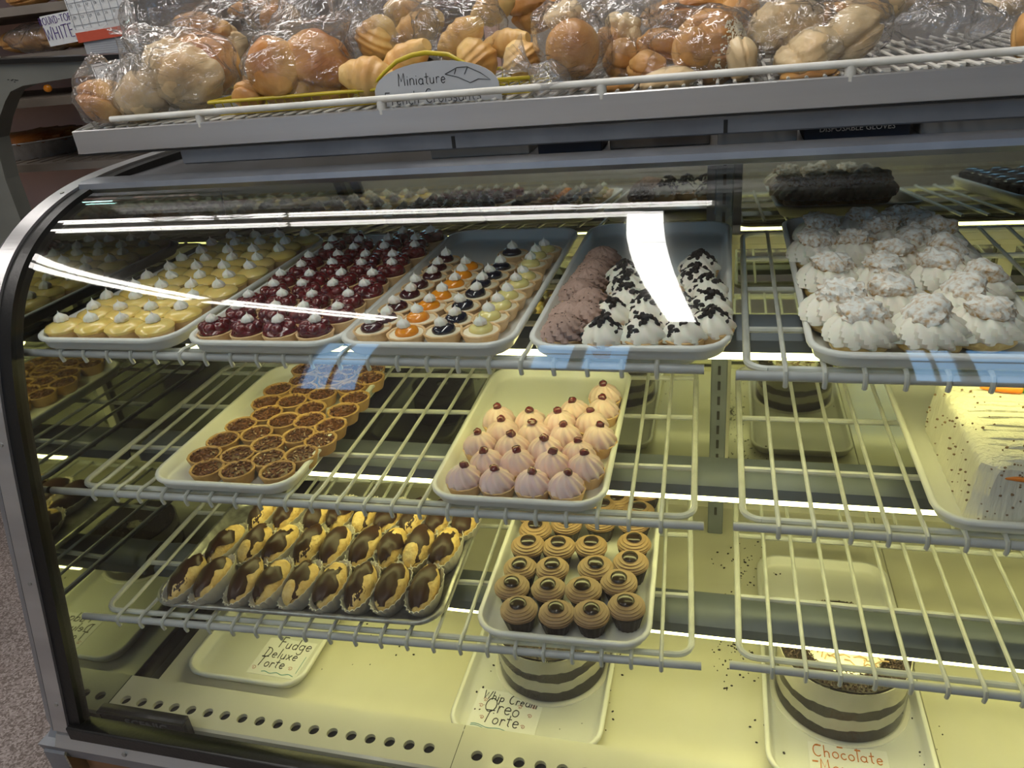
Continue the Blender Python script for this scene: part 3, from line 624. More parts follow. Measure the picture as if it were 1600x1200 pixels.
def eclair(seed):
    t = root('eclair', 'eclair'); rr = random.Random(seed); L_, Wd, Ht = .0455, .0215, .021
    def shape(d, off=0, grow=1):
        e = 1 + .05 * math.sin(9 * d.y + seed) * (1 - abs(d.y)); return Vector((d.x * Wd * grow * e, d.y * L_ * (grow * .5 + .5), d.z * Ht * grow * e))
    G = root('g', 'x'); bpy.data.objects.remove(G)
    jf = jit(seed, 6, .06)
    mb = MB().blob((0, 0, 0), (Wd, L_, Ht), 22, 16, lambda d: jf(d)); b = mb.build('bun', M['choux'], t)
    # glaze: a thin shell that follows the bun over its left and upper side, with a ragged border
    rows = 22; rings_o, rings_i = [], []
    ph = [rr.uniform(0, 6) for _ in range(4)]
    for i in range(rows):
        v = -0.93 + 1.86 * i / (rows - 1); cr_ = math.sqrt(max(0, 1 - v * v))
        half = (1.42 + .20 * math.sin(3.1 * v + ph[0]) + .16 * math.sin(8 * v + ph[1]) + .07 * math.sin(17 * v + ph[2])) * (1 if abs(v) < .8 else .75)
        mid = PI * .5 + .45 + .18 * math.sin(2.3 * v + ph[3]); ro, ri = [], []
        for k in range(13):
            a = mid + half * (k / 12 * 2 - 1); d = Vector((cr_ * math.cos(a), v, cr_ * math.sin(a))); q = jf(d)
            edge = min(k, 12 - k) / 2.0; g = 1.0 + .075 * min(edge, 1) + .012
            ro.append((d.x * Wd * q * g, d.y * L_ * q * 1.02, d.z * Ht * q * g)); ri.append((d.x * Wd * q * .97, d.y * L_ * q * .98, d.z * Ht * q * .97))
        rings_o.append(ro + ri[::-1])
    g_ = MB().loft(rings_o, True, True).build('chocolate_glaze', M['choc'], t)
    tilt = .0
    for o in (b, g_): o.location = (0, 0, .0225); o.rotation_euler = (rr.uniform(-.05, .16), 0, rr.uniform(-.06, .06))
    n = 72; mbp = MB(); P = [(.84, 0), (.86, .001), (1.04, .012), (1.22, .0265), (1.19, .0265), (1.01, .012), (.82, .002)]; rings = []
    for i, (q, z) in enumerate(P):
        rings.append([((.0225 * q) * (1 + .035 * (z / .02) * math.cos(24 * 2 * PI * k / n)) * math.cos(2 * PI * k / n), (.0455 * q) * (1 + .03 * (z / .02) * math.cos(24 * 2 * PI * k / n)) * math.sin(2 * PI * k / n), z) for k in range(n)])
    mbp.loft(rings, True, True).build('paper_case', M['paper'], t); return t
def cupcake(seed):
    t = root('mocha_cupcake', 'cupcake'); rr = random.Random(seed); n = 64
    MB().lathe([(.0175, 0), (.0242, .025), (.0246, .027), (.023, .027), (.021, .023)], n, mod=lambda a, i: 1 + .03 * math.cos(a * 16), cap1=False).build('paper_case', M['darkpaper'], t)
    MB().blob((0, 0, .025), (.0245, .0245, .010), 20, 8, jit(seed, 7, .06)).build('sponge', M['crumb'], t)
    P = []
    for i in range(23):
        u = i / 22; a = -.5 + u * (PI / 2 + .35); P.append(((.0268 * math.cos(a) * (1 - .02) + (.0011 if i % 3 == 1 else -.0007)) if math.cos(a) > 0 else .001, .030 + .0125 * math.sin(a) + (.0008 if i % 3 == 1 else 0)))
    cx, cy = rr.uniform(-.002, .002), rr.uniform(-.002, .002)
    P = [(max(r, .0015), z) for r, z in P]
    MB().lathe(P, 36, mod=lambda a, i: 1 + .012 * math.sin(3 * a + i * .28 + seed) + .008 * math.sin(7 * a + seed), cx=cx, cy=cy).build('icing', M['mocha'], t)
    MB().blob((cx - .001, cy, .0425), (.0128, .0124, .0046), 18, 8, jit(seed, 2, .05)).build('chocolate_drop', M['ganache'], t); return t

MIXED = [
    [(-0.433,0.818),(-0.427,0.847),(-0.429,0.89),(-0.427,0.936),(-0.429,0.977),(-0.422,1.015),(-0.426,1.055),(-0.428,1.098)],
    [(-0.381,0.805),(-0.381,0.852),(-0.382,0.894),(-0.377,0.932),(-0.374,0.98),(-0.373,1.018),(-0.378,1.059)],
    [(-0.335,0.813),(-0.33,0.849),(-0.335,0.895),(-0.331,0.94),(-0.332,0.98),(-0.326,1.017),(-0.323,1.057),(-0.323,1.127)],
    [(-0.286,0.815),(-0.285,0.857),(-0.282,0.895),(-0.28,0.931),(-0.279,0.979),(-0.274,1.011),(-0.28,1.071),(-0.278,1.108),(-0.272,1.142)],
]
CHOC = [
    [(-0.171,0.773),(-0.172,0.814),(-0.153,0.811),(-0.156,0.859),(-0.175,0.894),(-0.171,0.936),(-0.167,0.977),(-0.164,1.031)],
]
COOKIE = [
    [(-0.126,0.767),(-0.125,0.823),(-0.11,0.872),(-0.116,0.921),(-0.125,0.96)],
    [(-0.082,0.772),(-0.085,0.831),(-0.078,0.872),(-0.085,0.912)],
    [(-0.039,0.776),(-0.045,0.82),(-0.053,0.855)],
    [(-0.01,0.795),(-0.013,0.847),(-0.017,0.906),(-0.032,0.948),(-0.029,0.998)],
]
PUFF = [
    [(0.139,0.756),(0.203,0.758),(0.258,0.774)],
    [(0.123,0.813),(0.184,0.831),(0.255,0.835)],
    [(0.127,0.919),(0.183,0.912),(0.248,0.916),(0.279,0.885)],
    [(0.12,1.026),(0.17,1.017),(0.208,0.972),(0.262,0.975)],
    [(0.134,1.109),(0.207,1.074),(0.236,1.025),(0.266,1.056)],
    [(0.19,1.134),(0.237,1.122),(0.257,1.098)],
]
PINK = [
    [(-0.326,0.788),(-0.279,0.785),(-0.231,0.785),(-0.186,0.785)],
    [(-0.305,0.827),(-0.262,0.829),(-0.213,0.829),(-0.168,0.828)],
    [(-0.328,0.872),(-0.278,0.867),(-0.231,0.866),(-0.183,0.862)],
    [(-0.303,0.908),(-0.255,0.906),(-0.21,0.906),(-0.161,0.905)],
    [(-0.319,0.946),(-0.27,0.943),(-0.225,0.943),(-0.178,0.947)],
    [(-0.21,0.981),(-0.167,0.991)],
    [(-0.171,1.034)],
]
PECAN = [
    [(-0.727,0.776),(-0.676,0.776),(-0.612,0.78)],
    [(-0.754,0.809),(-0.7,0.815),(-0.645,0.811),(-0.599,0.827)],
    [(-0.751,0.854),(-0.668,0.849),(-0.631,0.878)],
    [(-0.748,0.902),(-0.705,0.878),(-0.681,0.921),(-0.588,0.869)],
    [(-0.723,0.94),(-0.636,0.925),(-0.592,0.912)],
    [(-0.747,0.98),(-0.702,0.987),(-0.654,0.964),(-0.593,0.961)],
    [(-0.752,1.028),(-0.703,1.031),(-0.66,1.017),(-0.593,1.006)],
    [(-0.724,1.068),(-0.666,1.071),(-0.617,1.045)],
    [(-0.743,1.112),(-0.69,1.105),(-0.656,1.089),(-0.598,1.08)],
    [(-0.733,1.145),(-0.697,1.119),(-0.652,1.117),(-0.611,1.114)],
]
ECLAIR = [
    [(-0.78,0.736),(-0.733,0.74),(-0.679,0.742),(-0.634,0.746),(-0.588,0.749),(-0.54,0.752),(-0.495,0.756),(-0.45,0.761),(-0.4,0.766)],
    [(-0.764,0.813),(-0.716,0.821),(-0.668,0.825),(-0.622,0.829),(-0.577,0.832),(-0.53,0.839),(-0.487,0.842),(-0.443,0.846),(-0.397,0.853)],
    [(-0.746,0.895),(-0.699,0.9),(-0.647,0.905),(-0.61,0.91),(-0.562,0.911),(-0.519,0.913),(-0.474,0.915),(-0.436,0.92),(-0.391,0.922)],
]
CUPCAKE = [
    [(-0.26,0.752),(-0.209,0.755),(-0.16,0.762),(-0.113,0.78)],
    [(-0.279,0.798),(-0.228,0.803),(-0.176,0.805),(-0.128,0.826)],
    [(-0.279,0.841),(-0.233,0.847),(-0.165,0.854),(-0.118,0.872)],
    [(-0.281,0.892),(-0.233,0.895),(-0.183,0.904),(-0.12,0.918)],
    [(-0.278,0.936),(-0.23,0.956),(-0.177,0.966),(-0.122,0.973)],
    [(-0.289,0.976),(-0.229,0.989),(-0.179,1.007),(-0.121,1.002)],
    [(-0.155,1.028),(-0.114,1.058)],
]

# ---- top shelf, first tray: custard tarts
K1 = Kind([lambda s=s: custard_tart(s) for s in range(3)])
for j in range(10):
    for i in range(4):
        x = -.828 + (i - 1.5) * .0515 + (.006 if j % 2 else -.006) + rnd(-.002, .002); y = .832 + j * .0462 + rnd(-.002, .002)
        K1.put((x, y, FT), 'yellow custard tart, %s from the front, %s' % (rowname(j), pos(i, 4)), 'custard tarts on the top shelf', rnd(0, 6))
K2 = Kind([lambda s=s: cherry_tart(s) for s in range(4)])
for j in range(10):
    for i in range(4):
        if j == 9 and i == 1: continue
        x = -.578 + (i - 1.5) * .0505 + (.006 if j % 2 else -.006) + rnd(-.002, .002); y = .830 + j * .0462 + rnd(-.0015, .0015)
        K2.put((x, y, FT), 'dark red cherry tart, %s from the front, %s' % (rowname(j), pos(i, 4)), 'cherry tarts on the top shelf', rnd(0, 6))
for col, (nm, m, lab) in zip(MIXED, (('dark_berry_tart', 'berry', 'dark red berry tart'), ('orange_tart', 'orange', 'bright orange fruit tart'), ('blueberry_tart', 'blue', 'glossy black blueberry tart'), ('lemon_tart', 'lemon', 'pale lemon tart'))):
    kk = Kind([lambda s=s: fruit_tart(nm, m, s) for s in (1, 2)])
    for j, (x, y) in enumerate(col): kk.put((x, y + .022, FT), '%s in the mixed tray, %s from the front' % (lab, ORD[j]), nm.replace('_', ' ') + 's in the mixed tray', rnd(0, 6))
kk = Kind([lambda s=s: choc_tart(s) for s in (1, 2, 3)])
for j, (x, y) in enumerate(CHOC[0]): kk.put((x * 1.035, y * 1.035 + .022, FT), 'piped chocolate cream tart, %s from the front' % ORD[j], 'chocolate cream tarts', rnd(0, 6))
kk = Kind([lambda s=s: cookie_tart(s) for s in (1, 2, 3, 4)])
for i, col in enumerate(COOKIE):
    for j, (x, y) in enumerate(col): kk.put((x * 1.035, y * 1.035 + .022, FT), 'white cream tart with cookie crumbs, %s column, %s from the front' % (['left', 'second', 'third', 'right'][i], ORD[j]), 'cookie crumb tarts', rnd(-.3, .5), sc=rnd(.97, 1.04))
kk = Kind([lambda s=s: cream_puff(s) for s in (1, 2, 3, 4)])
for j, r_ in enumerate(PUFF):
    for i, (x, y) in enumerate(r_): kk.put((x * 1.045, y * 1.045 + .034, FT), 'sugar dusted cream puff, %s from the front, %s' % (rowname(j), pos(i, len(r_))), 'cream puffs', rnd(0, 6), sc=rnd(.92, 1.01))
def choc_square(seed):
    t = root('chocolate_square', 'pastry'); MB().box(-.022, .022, -.022, .022, 0, .026, .003).build('sponge', M['sponge'], t)
    MB().blob((0, 0, .028), (.023, .023, .006), 14, 6, jit(seed, 5, .08)).build('glaze', M['ganache'], t); return t
kk = Kind([lambda s=s: choc_square(s) for s in (1, 2)])
for j in range(8):
    for i in range(4): kk.put((.60 + (i - 1.5) * .052, .84 + j * .055, FT), 'dark glazed chocolate square, %s from the front, %s' % (rowname(j), pos(i, 4)), 'chocolate squares', 0)
# ---- middle shelf
kk = Kind([lambda s=s: pecan_tart(s) for s in (1, 2, 3)])
for j, r_ in enumerate(PECAN):
    r_ = sorted(r_)
    for i, (x, y) in enumerate(r_): kk.put((x, y + .034, FM), 'pecan tart, %s from the front, %s' % (rowname(j), pos(i, len(r_))), 'pecan tarts', rnd(0, 6), sc=rnd(.96, 1.02))
kk = Kind([lambda s=s: pink_tart(s) for s in (1, 2, 3, 4)])
for j, r_ in enumerate(PINK):
    for i, (x, y) in enumerate(r_): kk.put((x * 1.01, y * 1.01 + .024, FM), 'pink cream tart topped with a cherry, %s from the front, %s' % (rowname(j), pos(i, len(r_)) if len(r_) > 1 else 'alone'), 'pink cream tarts', rnd(0, 6), sc=rnd(.95, 1.03))
# ---- lowest shelf
kk = Kind([lambda s=s: eclair(s) for s in range(6)])
for j, r_ in enumerate(ECLAIR):
    for i, (x, y) in enumerate(r_): kk.put((x * 1.03, y * 1.03 + .026 + j * .006, FL), 'chocolate glazed eclair in white paper, %s from the front, %s' % (rowname(j), pos(i, 9)), 'eclairs', rnd(-.05, .12), rx=0, ry=rnd(-.30, .0), sc=rnd(.97, 1.03))
kk = Kind([lambda s=s: cupcake(s) for s in (1, 2, 3)])
for j, r_ in enumerate(CUPCAKE):
    for i, (x, y) in enumerate(r_): kk.put((x * 1.005, y * 1.005 + .026, FL), 'mocha cupcake with chocolate drop, %s from the front, %s' % (rowname(j), pos(i, len(r_))), 'mocha cupcakes', rnd(0, 6), sc=rnd(.93, .99))

# ---- tortes on the deck
def torte(label, x, y, R, h, kind, seed):
    t = thing('layer_torte', label, 'cake', (x, y, FD)); rr = random.Random(seed)
    MB().lathe([(R + .008, 0), (R + .009, .0015), (R + .008, .003)], 64).build('cake_board', M['board'], t)
    n = 96; ph = [rr.uniform(0, 6) for _ in range(12)]
    def edge(k, a): 
        return 0 if k in (0,) else .0022 * math.sin(3 * a + ph[k]) + .0014 * math.sin(7 * a + ph[k + 4]) + .0008 * math.sin(23 * a + ph[k]) + .0006 * math.sin(41 * a)
    lv = [.0032, .025, .046, .064, h]; names = [('dark_layer', 'sponge'), ('cream_layer', 'layer_cream'), ('dark_layer', 'sponge'), ('cream_layer', 'layer_cream')]
    for q in range(4):
        rings = []
        A = [(lv[q] + edge(q, 2 * PI * k / n) if q else lv[q]) for k in range(n)]
        B = [(lv[q + 1] + (edge(q + 1, 2 * PI * k / n) if q < 3 else 0)) for k in range(n)]
        mk = lambda zz, r: [(r * math.cos(2 * PI * k / n), r * math.sin(2 * PI * k / n), zz[k]) for k in range(n)]
        MB().loft([mk(A, R * .8), mk(A, R), mk(B, R)] + ([mk(B, R * .98), [(R * .5 * math.cos(2 * PI * k / n), R * .5 * math.sin(2 * PI * k / n), h + .001) for k in range(n)]] if q == 3 else [mk(B, R * .8)]), True, True).build(names[q][0], M[names[q][1]], t)
    m2 = MB().lathe([(R + .0015, .002), (R + .0018, h + .004), (R + .0024, h + .004), (R + .0021, .002)], 96, cap0=False, cap1=False); m2.build('clear_band', M['acetate'], t)
    MB().lathe([(R - .001, h - .004), (R - .001, h + .0045), (R * (.64 if kind == 'mousse' else .2), h + .0035), (R * (.60 if kind == 'mousse' else .18), h)], 60, mod=lambda a, i: 1 + .008 * math.sin(9 * a + i)).build('crumb_ring', M['crumb'], t)
    mb = MB(); N_ = 1500 if kind != 'deluxe' else 250
    for k in range(N_):
        a = rr.uniform(0, 6.283); d = R * (1 - (.36 if kind == 'mousse' else .8) * rr.random() ** 1.3) - .003 if kind != 'deluxe' else R * math.sqrt(rr.random()) * .97; s_ = rr.uniform(.0016, .0036)
        mb.blob((d * math.cos(a), d * math.sin(a), h + .003 + rr.uniform(.0005, .0055)), (s_, s_ * .45, s_ * .4), 5, 3, None, Euler((rr.uniform(-1, 1), rr.uniform(-1, 1), rr.uniform(0, 3.1))))
    mb.build('chocolate_crumbs', M['crumb2'], t)['kind'] = 'stuff'
    mb = MB()
    if kind == 'mousse':
        for k in range(70):
            a = rr.uniform(0, 6.28); d = R * .60 * math.sqrt(rr.random()); L_ = rr.uniform(.010, .028); b_ = rr.uniform(0, 6.28); z = h + rr.uniform(.003, .012)
            p0 = Vector((d * math.cos(a), d * math.sin(a), z)); dv = Vector((math.cos(b_), math.sin(b_), rr.uniform(-.1, .25))) * L_; 
            mb.tube([p0, p0 + dv * .5 + Vector((0, 0, .004)), p0 + dv], .0011, 5)
        mb.build('caramel_curls', M['mocha'], t)
        MB().lathe([(R * .62, h + .0005), (R * .5, h + .004), (.002, h + .005)], 40).build('cream_top', M['cream'], t)
    return t
torte('striped cookie and cream torte on the middle deck tray', -.264, .944, .0905, .090, 'cookie', 3)
torte('striped chocolate mousse torte with caramel curls, right of the deck', .195, .950, .0945, .100, 'mousse', 5)
torte('dark torte standing at the back of the left deck tray', -.750, 1.10, .085, .085, 'deluxe', 9)
# loose crumbs on the deck
mb = MB(); rr = random.Random(4)
for cx, cy, sp, n_ in ((-.264, .90, .125, 40), (.195, .90, .13, 46), (.035, 1.05, .05, 110), (.06, 1.25, .06, 50), (-.55, .95, .2, 25)):
    for k in range(n_):
        a = rr.uniform(0, 6.283); d = sp * (.78 + .32 * rr.random()) if n_ in (40, 46) else sp * rr.random() * 1.2
        x, y = cx + d * math.cos(a) * (.6 if n_ == 110 else 1), cy + d * math.sin(a) * (2.2 if n_ == 110 else 1); s_ = rr.uniform(.0007, .0020)
        if y < .80: continue
        on = any(abs(x - c_) < .118 for c_ in (-.279, .196, -.797))
        mb.blob((x, y, (FD if on else DZ) + s_ * .5), (s_ * 1.4, s_, s_ * .6), 6, 4, None, Euler((0, 0, rr.uniform(0, 3))))
tag(mb.build('cake_crumbs', M['crumb']), 'dark crumbs scattered over the cream deck and trays', 'crumbs', kind='stuff')

# ---- carrot cake
t = thing('carrot_cake', 'white frosted square carrot cake with orange icing carrots', 'cake', (.384, .935, FM))
def rb(w, d, z, r=.012): return rrect(w, d, r, z, 4)
cw, cd, ch = .208, .238, .079
def comb(ring, amp, s): return [(x * (1 + amp * math.sin(170 * x + s) * .5 + amp * math.sin(260 * y + 2 * s)), y * (1 + amp * math.sin(190 * x + s)), z) for x, y, z in ring]
def dense(w, d, z, r=.014, n=40):
    out = []
    for (x0, y0, x1, y1) in ((-w / 2 + r, -d / 2, w / 2 - r, -d / 2), (w / 2, -d / 2 + r, w / 2, d / 2 - r), (w / 2 - r, d / 2, -w / 2 + r, d / 2), (-w / 2, d / 2 - r, -w / 2, -d / 2 + r)):
        for k in range(n + 1): u = k / n; out.append((x0 + (x1 - x0) * u, y0 + (y1 - y0) * u, z))
    return out
rings = []
for i in range(13):
    u = i / 12; z = ch * u; w_ = cw - .014 * u - (.004 if i in (0, 12) else 0); rings.append(comb(dense(w_, cd, z), .006 + .004 * math.sin(i * 1.7), 1 + .35 * i))
rings.append(dense(cw - .030, cd - .016, ch + .004)); rings.append(dense(cw - .06, cd - .05, ch + .0045))
MB().loft(rings, True, True).build('frosting', M['frost'], t)
mb = MB()
for (a0, a1, th) in ((0, 1, 0),):
    for k in range(17):
        rk_ = random.Random(k); y = -.106 + k * .0130 + rk_.uniform(-.004, .004); mb.tube([(-.088 + .012 * rk_.random() + .0257 * q, y + rk_.uniform(-.004, .004), ch + rk_.uniform(.0018, .0040)) for q in range(8 - (k % 3 == 0))], [.002] + [rk_.uniform(.0035, .0052) for q in range(6 - (k % 3 == 0))] + [.002], 7)
mb.build('frosting_ridges', M['frost'], t)
mb = MB(); rr = random.Random(11)
for k in range(230):
    f = rr.choice('lttff'); s_ = rr.uniform(.0007, .0020)
    if f == 'f': p = (rr.uniform(-.095, .095), -cd / 2 - .0006, rr.uniform(.006, .095))
    elif f == 'l': p = (-cw / 2 - .0006, rr.uniform(-.11, .11), rr.uniform(.006, .095))
    else: p = (rr.uniform(-.09, .09), rr.uniform(-.10, .10), ch + .0075)
    mb.blob(p, (s_, s_, s_ * .8), 6, 4, jit(k, 4, .3))
mb.build('flecks', M['fleck'], t)['kind'] = 'stuff'
def icing_carrot(x, y, z, L_, r, rx):
    g = MB(); pts = [(L_ * u, 0, 0) for u in (0, .05, .25, .5, .75, .95, 1)]; rad = [.001, r * .25, r * .5, r * .75, r * .95, r, r * .7]
    g.tube(pts, rad, 12); M_ = Matrix.Translation((x, y, z)); g.v = [tuple(M_ @ Vector((p[0], p[1], p[2] * .75))) for p in g.v]; o = g.build('icing_carrot', M['carrot'], t)
    l = MB()
    for a in (-.5, 0, .5): l.blob((x + L_ + .008, y + .007 * a * 2, z), (.013, .005, .005), 10, 6, None, Euler((0, 0, a)))
    l.v = l.v; q = l.build('leaves', M['leaf'], o); q.matrix_parent_inverse = Matrix.Identity(4)
icing_carrot(-.058, .062, ch + .010, .048, .0085, 0)
icing_carrot(-.085, -.116, .068, .060, .008, 0)

# ================================================================ CARDS WITH HANDWRITING
def frame_of(p0, px, py): # card-local -> object
    return Matrix.Identity(4)
def card(label, x, y, z, w, d, rz, lines, deco, ink='ink', th=.0008, name='price_card', tilt=0):
    t = thing(name, label, 'sign', (x, y, z), rz); t.rotation_euler = (tilt, 0, rz)
    MB().box(-w / 2, w / 2, -d / 2, d / 2, 0, th).build('card', M['card'], t, smooth=False)
    mb = MB()
    for (txt, cx, cy, sz, sh, an) in lines: hand(mb, txt, sz, Matrix.Translation((cx, cy, th + .0004)) @ Matrix.Rotation(an, 4, 'Z'), .0008, 0)
    mb.build('lettering', M[ink], t, smooth=False)
    for mk, pts, r in deco:
        g = MB()
        if mk.startswith('wave'):
            g.tube([(pts[0] + (pts[2] - pts[0]) * k / 24, pts[1] + (pts[3] - pts[1]) * k / 24 + .0016 * math.sin(k * .7), th + .0004) for k in range(25)], r, 5); g.build('border_line', M['ink_teal'], t)
        else:
            for (a, b) in pts:
                if mk == 'dash_red': g.box(a - .004, a + .004, b - .0012, b + .0012, th, th + .0004)
                else:
                    c_ = [(a + q * r * math.cos(q * 9), b + q * r * math.sin(q * 9), th + .0004) for q in [k / 16 for k in range(17)]]; g.tube(c_, .0004, 4)
            g.build('doodles', M['ink_red' if mk != 'dash_red' else 'ink_orange'], t)
    return t
card('handwritten card reading Deluxe Torte on the left deck tray', -.752, .873, FD, .098, .085, math.radians(-1),
     [('Deluxe', -.004, .005, .0225, .2, 0), ('Torte', -.012, -.017, .0215, .2, 0), ('Fudge', .012, .030, .024, .2, 0)], [('wave', (-.022, -.036, .042, -.036), .0008), ('wave', (.044, -.03, .044, .01), .0005), ('sp', [(-.041, -.030), (.028, -.022)], .005)])
card('handwritten card reading Whip Cream Oreo Torte before the cookie torte', -.318, .820, FD, .112, .088, math.radians(-1.5),
     [('Whip Cream', .002, .028, .0165, .2, -.06), ('Oreo', -.006, .009, .0265, .15, -.03), ('Torte', -.002, -.013, .0235, .2, -.03)],
     [('wave', (-.050, -.026, .052, -.033), .0006), ('wave', (-.050, -.029, .052, -.036), .0006), ('sp', [(-.044, .010), (-.040, .022), (-.036, -.012), (.020, .018), (.040, .004), (.034, -.018), (.042, .022)], .0042)])
card('orange handwritten card reading Chocolate Mousse before the right torte', .196, .815, FD, .108, .070, 0,
     [('Chocolate', .000, .018, .0205, .15, 0), ('Mousse', -.004, -.006, .0215, .15, 0)], [('dash_red', [(-.04, .030), (-.01, .031), (.014, .030), (-.046, .002), (.046, -.002), (-.044, -.022)], 0)], 'ink_orange')

# ================================================================ BREAD SHELF ON TOP OF THE CASE
bs = thing('bread_shelf', 'raised white wire bread shelf with brushed aluminium front and guard rail', 'shelf', (0, 1.02, -.146))
BX0, BX1, ZB = -.968, 1.10, -.1115
def bp(mb, name, m, smooth=True):
    l = bs.location; mb.v = [(a - l.x, b - l.y, c - l.z) for a, b, c in mb.v]; return mb.build(name, m, bs, smooth=smooth)
bp(MB().box(BX0, BX1, 1.020, 1.028, -.1455, -.111, .0015), 'front_fascia', M['alu'], False)
bp(MB().box(BX0, BX1, 1.021, 1.0275, -.1482, -.1460), 'shadow_gap', M['black'], False)
bp(MB().box(BX0 + .17, BX1, 1.036, 1.050, -.172, -.1485, .002), 'front_channel', M['alu_dark'], False)
bp(MB().box(BX0, BX0 + .006, 1.028, 1.50, -.145, -.125), 'side_bar', M['alu'], False)
bp(MB().loft([[(BX0 - .001, 1.021, -.1450), (BX0 - .001, 1.06, -.118), (BX0 - .001, 1.10, -.100), (BX0 - .001, 1.028, -.111)], [(BX0 + .001, 1.021, -.1450), (BX0 + .001, 1.06, -.118), (BX0 + .001, 1.10, -.100), (BX0 + .001, 1.028, -.111)]], True, True), 'end_gusset', M['alu'], False)
for x in (-.36, .0, .35): bp(MB().box(x - .0025, x + .0025, 1.0352, 1.0362, -.170, -.154), 'slot', M['black'], False)
for x in (-.74, -.453, -.152, .138, .43): bp(MB().tube([(x, 1.026, -.118), (x, 1.026, -.1005)], .0065, 12), 'rail_post', M['wire_white'])
bp(MB().tube([(-.892, 1.024, -.0985), (BX1, 1.024, -.0985)], .0046, 12), 'guard_rail', M['wire_white'])
for y, r in ((1.095, .0042), (1.345, .0042), (1.47, .0042)): bp(MB().tube([(BX0 + .01, y, ZB - .006), (BX1, y, ZB - .006)], r, 8), 'cross_wire', M['wire_white'])
bp(MB().box(.245, .275, 1.088, 1.10, ZB - .011, ZB - .001, .001), 'joint_clip', M['wire_white'])
rodm = MB().tube([(0, 0, 0), (0, .46, 0)], .0023, 7).mesh('rod', M['wire_white'])
n_ = int((BX1 - BX0 - .02) / .0205)
for k in range(n_):
    o = link_mesh('rod', rodm, bs); o.location = (BX0 + .014 + k * .0205, 1.030 - bs.location.y, ZB - bs.location.z)
for x in (-.94, .0, 1.02): bp(MB().box(x - .012, x + .012, 1.42, 1.44, -.194, -.121), 'support_leg', M['alu_dark'], False)

# things lying on the roof of the case, behind the rail
def boxthing(name, label, x0, x1, y0, y1, z0, z1, m, lid=True):
    t = thing(name, label, 'box', ((x0 + x1) / 2, (y0 + y1) / 2, z0)); w, d, h = x1 - x0, y1 - y0, z1 - z0
    MB().box(-w / 2, w / 2, -d / 2, d / 2, 0, h * .8, .001).build('body', m, t, smooth=False)
    MB().box(-w / 2 - .001, w / 2 + .001, -d / 2 - .001, d / 2 + .001, h * .8, h, .001).build('lid', m, t, smooth=False); return t
t = boxthing('glove_box', 'dark box with white lettering behind the rail, right of centre', .098, .222, 1.085, 1.16, -.194, -.172, M['tarp'])
q = MB().text('DISPOSABLE GLOVES', .0095, Matrix.Translation((0, -.0395, .0135)) @ Matrix.Rotation(PI / 2, 4, 'X')); q.build('lettering', M['card'], t, smooth=False)
boxthing('carton', 'low grey carton behind the rail, right of the dark box', .235, .40, 1.085, 1.17, -.194, -.174, M['carton'])
boxthing('carton', 'flat grey carton behind the rail, left of the dark box', -.010, .090, 1.09, 1.17, -.194, -.173, M['carton'])
boxthing('carton', 'low black carton behind the rail near the middle', -.255, -.165, 1.09, 1.16, -.194, -.174, M['tarp'])
boxthing('carton', 'low brown carton behind the rail between black and grey cartons', -.155, -.02, 1.10, 1.17, -.194, -.175, M['rack_metal'])
boxthing('carton', 'pale carton behind the rail under the yellow basket', -.42, -.27, 1.10, 1.17, -.194, -.176, M['carton'])
boxthing('blue_box', 'dark blue box under the empty white wires', .205, .252, 1.09, 1.15, -.172, -.136, M['blue_box'])
boxthing('carton', 'taller black box under the right part of the bread wires', .26, .56, 1.18, 1.34, -.194, -.15, M['tarp'])

# yellow wire basket and its sign
t = thing('wire_basket', 'shallow yellow wire basket with arched handle holding croissants', 'basket', (-.49, 1.15, -.1095))
def R4(x0, x1, y0, y1, z): return [(x0, y0, z), (x1, y0, z), (x1, y1, z), (x0, y1, z), (x0, y0, z)]
MB().tube(R4(-.25, .245, -.095, .10, .021), .0026, 8).build('rim', M['yellow_wire'], t)
MB().tube(R4(-.24, .235, -.085, .09, .002), .0014, 6).build('base_wire', M['yellow_wire'], t)
wm = MB().tube([(0, -.095, .021), (0, -.086, .002), (0, .09, .002), (0, .10, .021)], .0009, 5).mesh('wire', M['yellow_wire'])
for k in range(34): o = link_mesh('wire', wm, t); o.location = (-.243 + k * .0146, 0, 0)
pts = [(.007, -.096, .020), (.035, -.096, .041), (.057, -.096, .0545), (.080, -.096, .0605), (.100, -.096, .0620), (.131, -.096, .0575), (.156, -.096, .0435), (.188, -.096, .0155), (.206, -.096, .0145)]
MB().tube(pts, [.0014, .0024, .0031, .0033, .0033, .0030, .0020, .0016, .0016], 10).build('handle', M['yellow_wire'], t)
t = thing('basket_sign', 'grey arched sign reading Miniature French Croissants on the basket', 'sign', (-.380, 1.048, -.1115))
arc = [(-.088, 0)] + [(.090 * math.cos(PI - PI * k / 20), .012 + .0415 * math.sin(PI * k / 20) ** .8) for k in range(21)] + [(.092, 0)]
MB().loft([[(x, -.001, z) for x, z in arc], [(x, .001, z) for x, z in arc]], True, True).build('board', M['grey_card'], t, smooth=False)
F = Matrix.Translation((0, -.0012, 0)) @ Matrix.Rotation(PI / 2, 4, 'X')
q = hand(MB(), 'Miniature', .0160, Matrix.Translation((-.018, -.0014, .0310)) @ Matrix.Rotation(PI / 2, 4, 'X'), .00052, .05)
hand(q, 'French Croissants', .0165, Matrix.Translation((-.006, -.0014, .0075)) @ Matrix.Rotation(PI / 2, 4, 'X'), .00052, .05)
q.build('lettering', M['ink'], t, smooth=False)
D = [(.020, .036), (.038, .043), (.052, .043), (.070, .034), (.082, .025), (.066, .027), (.054, .023), (.038, .031), (.020, .036)]
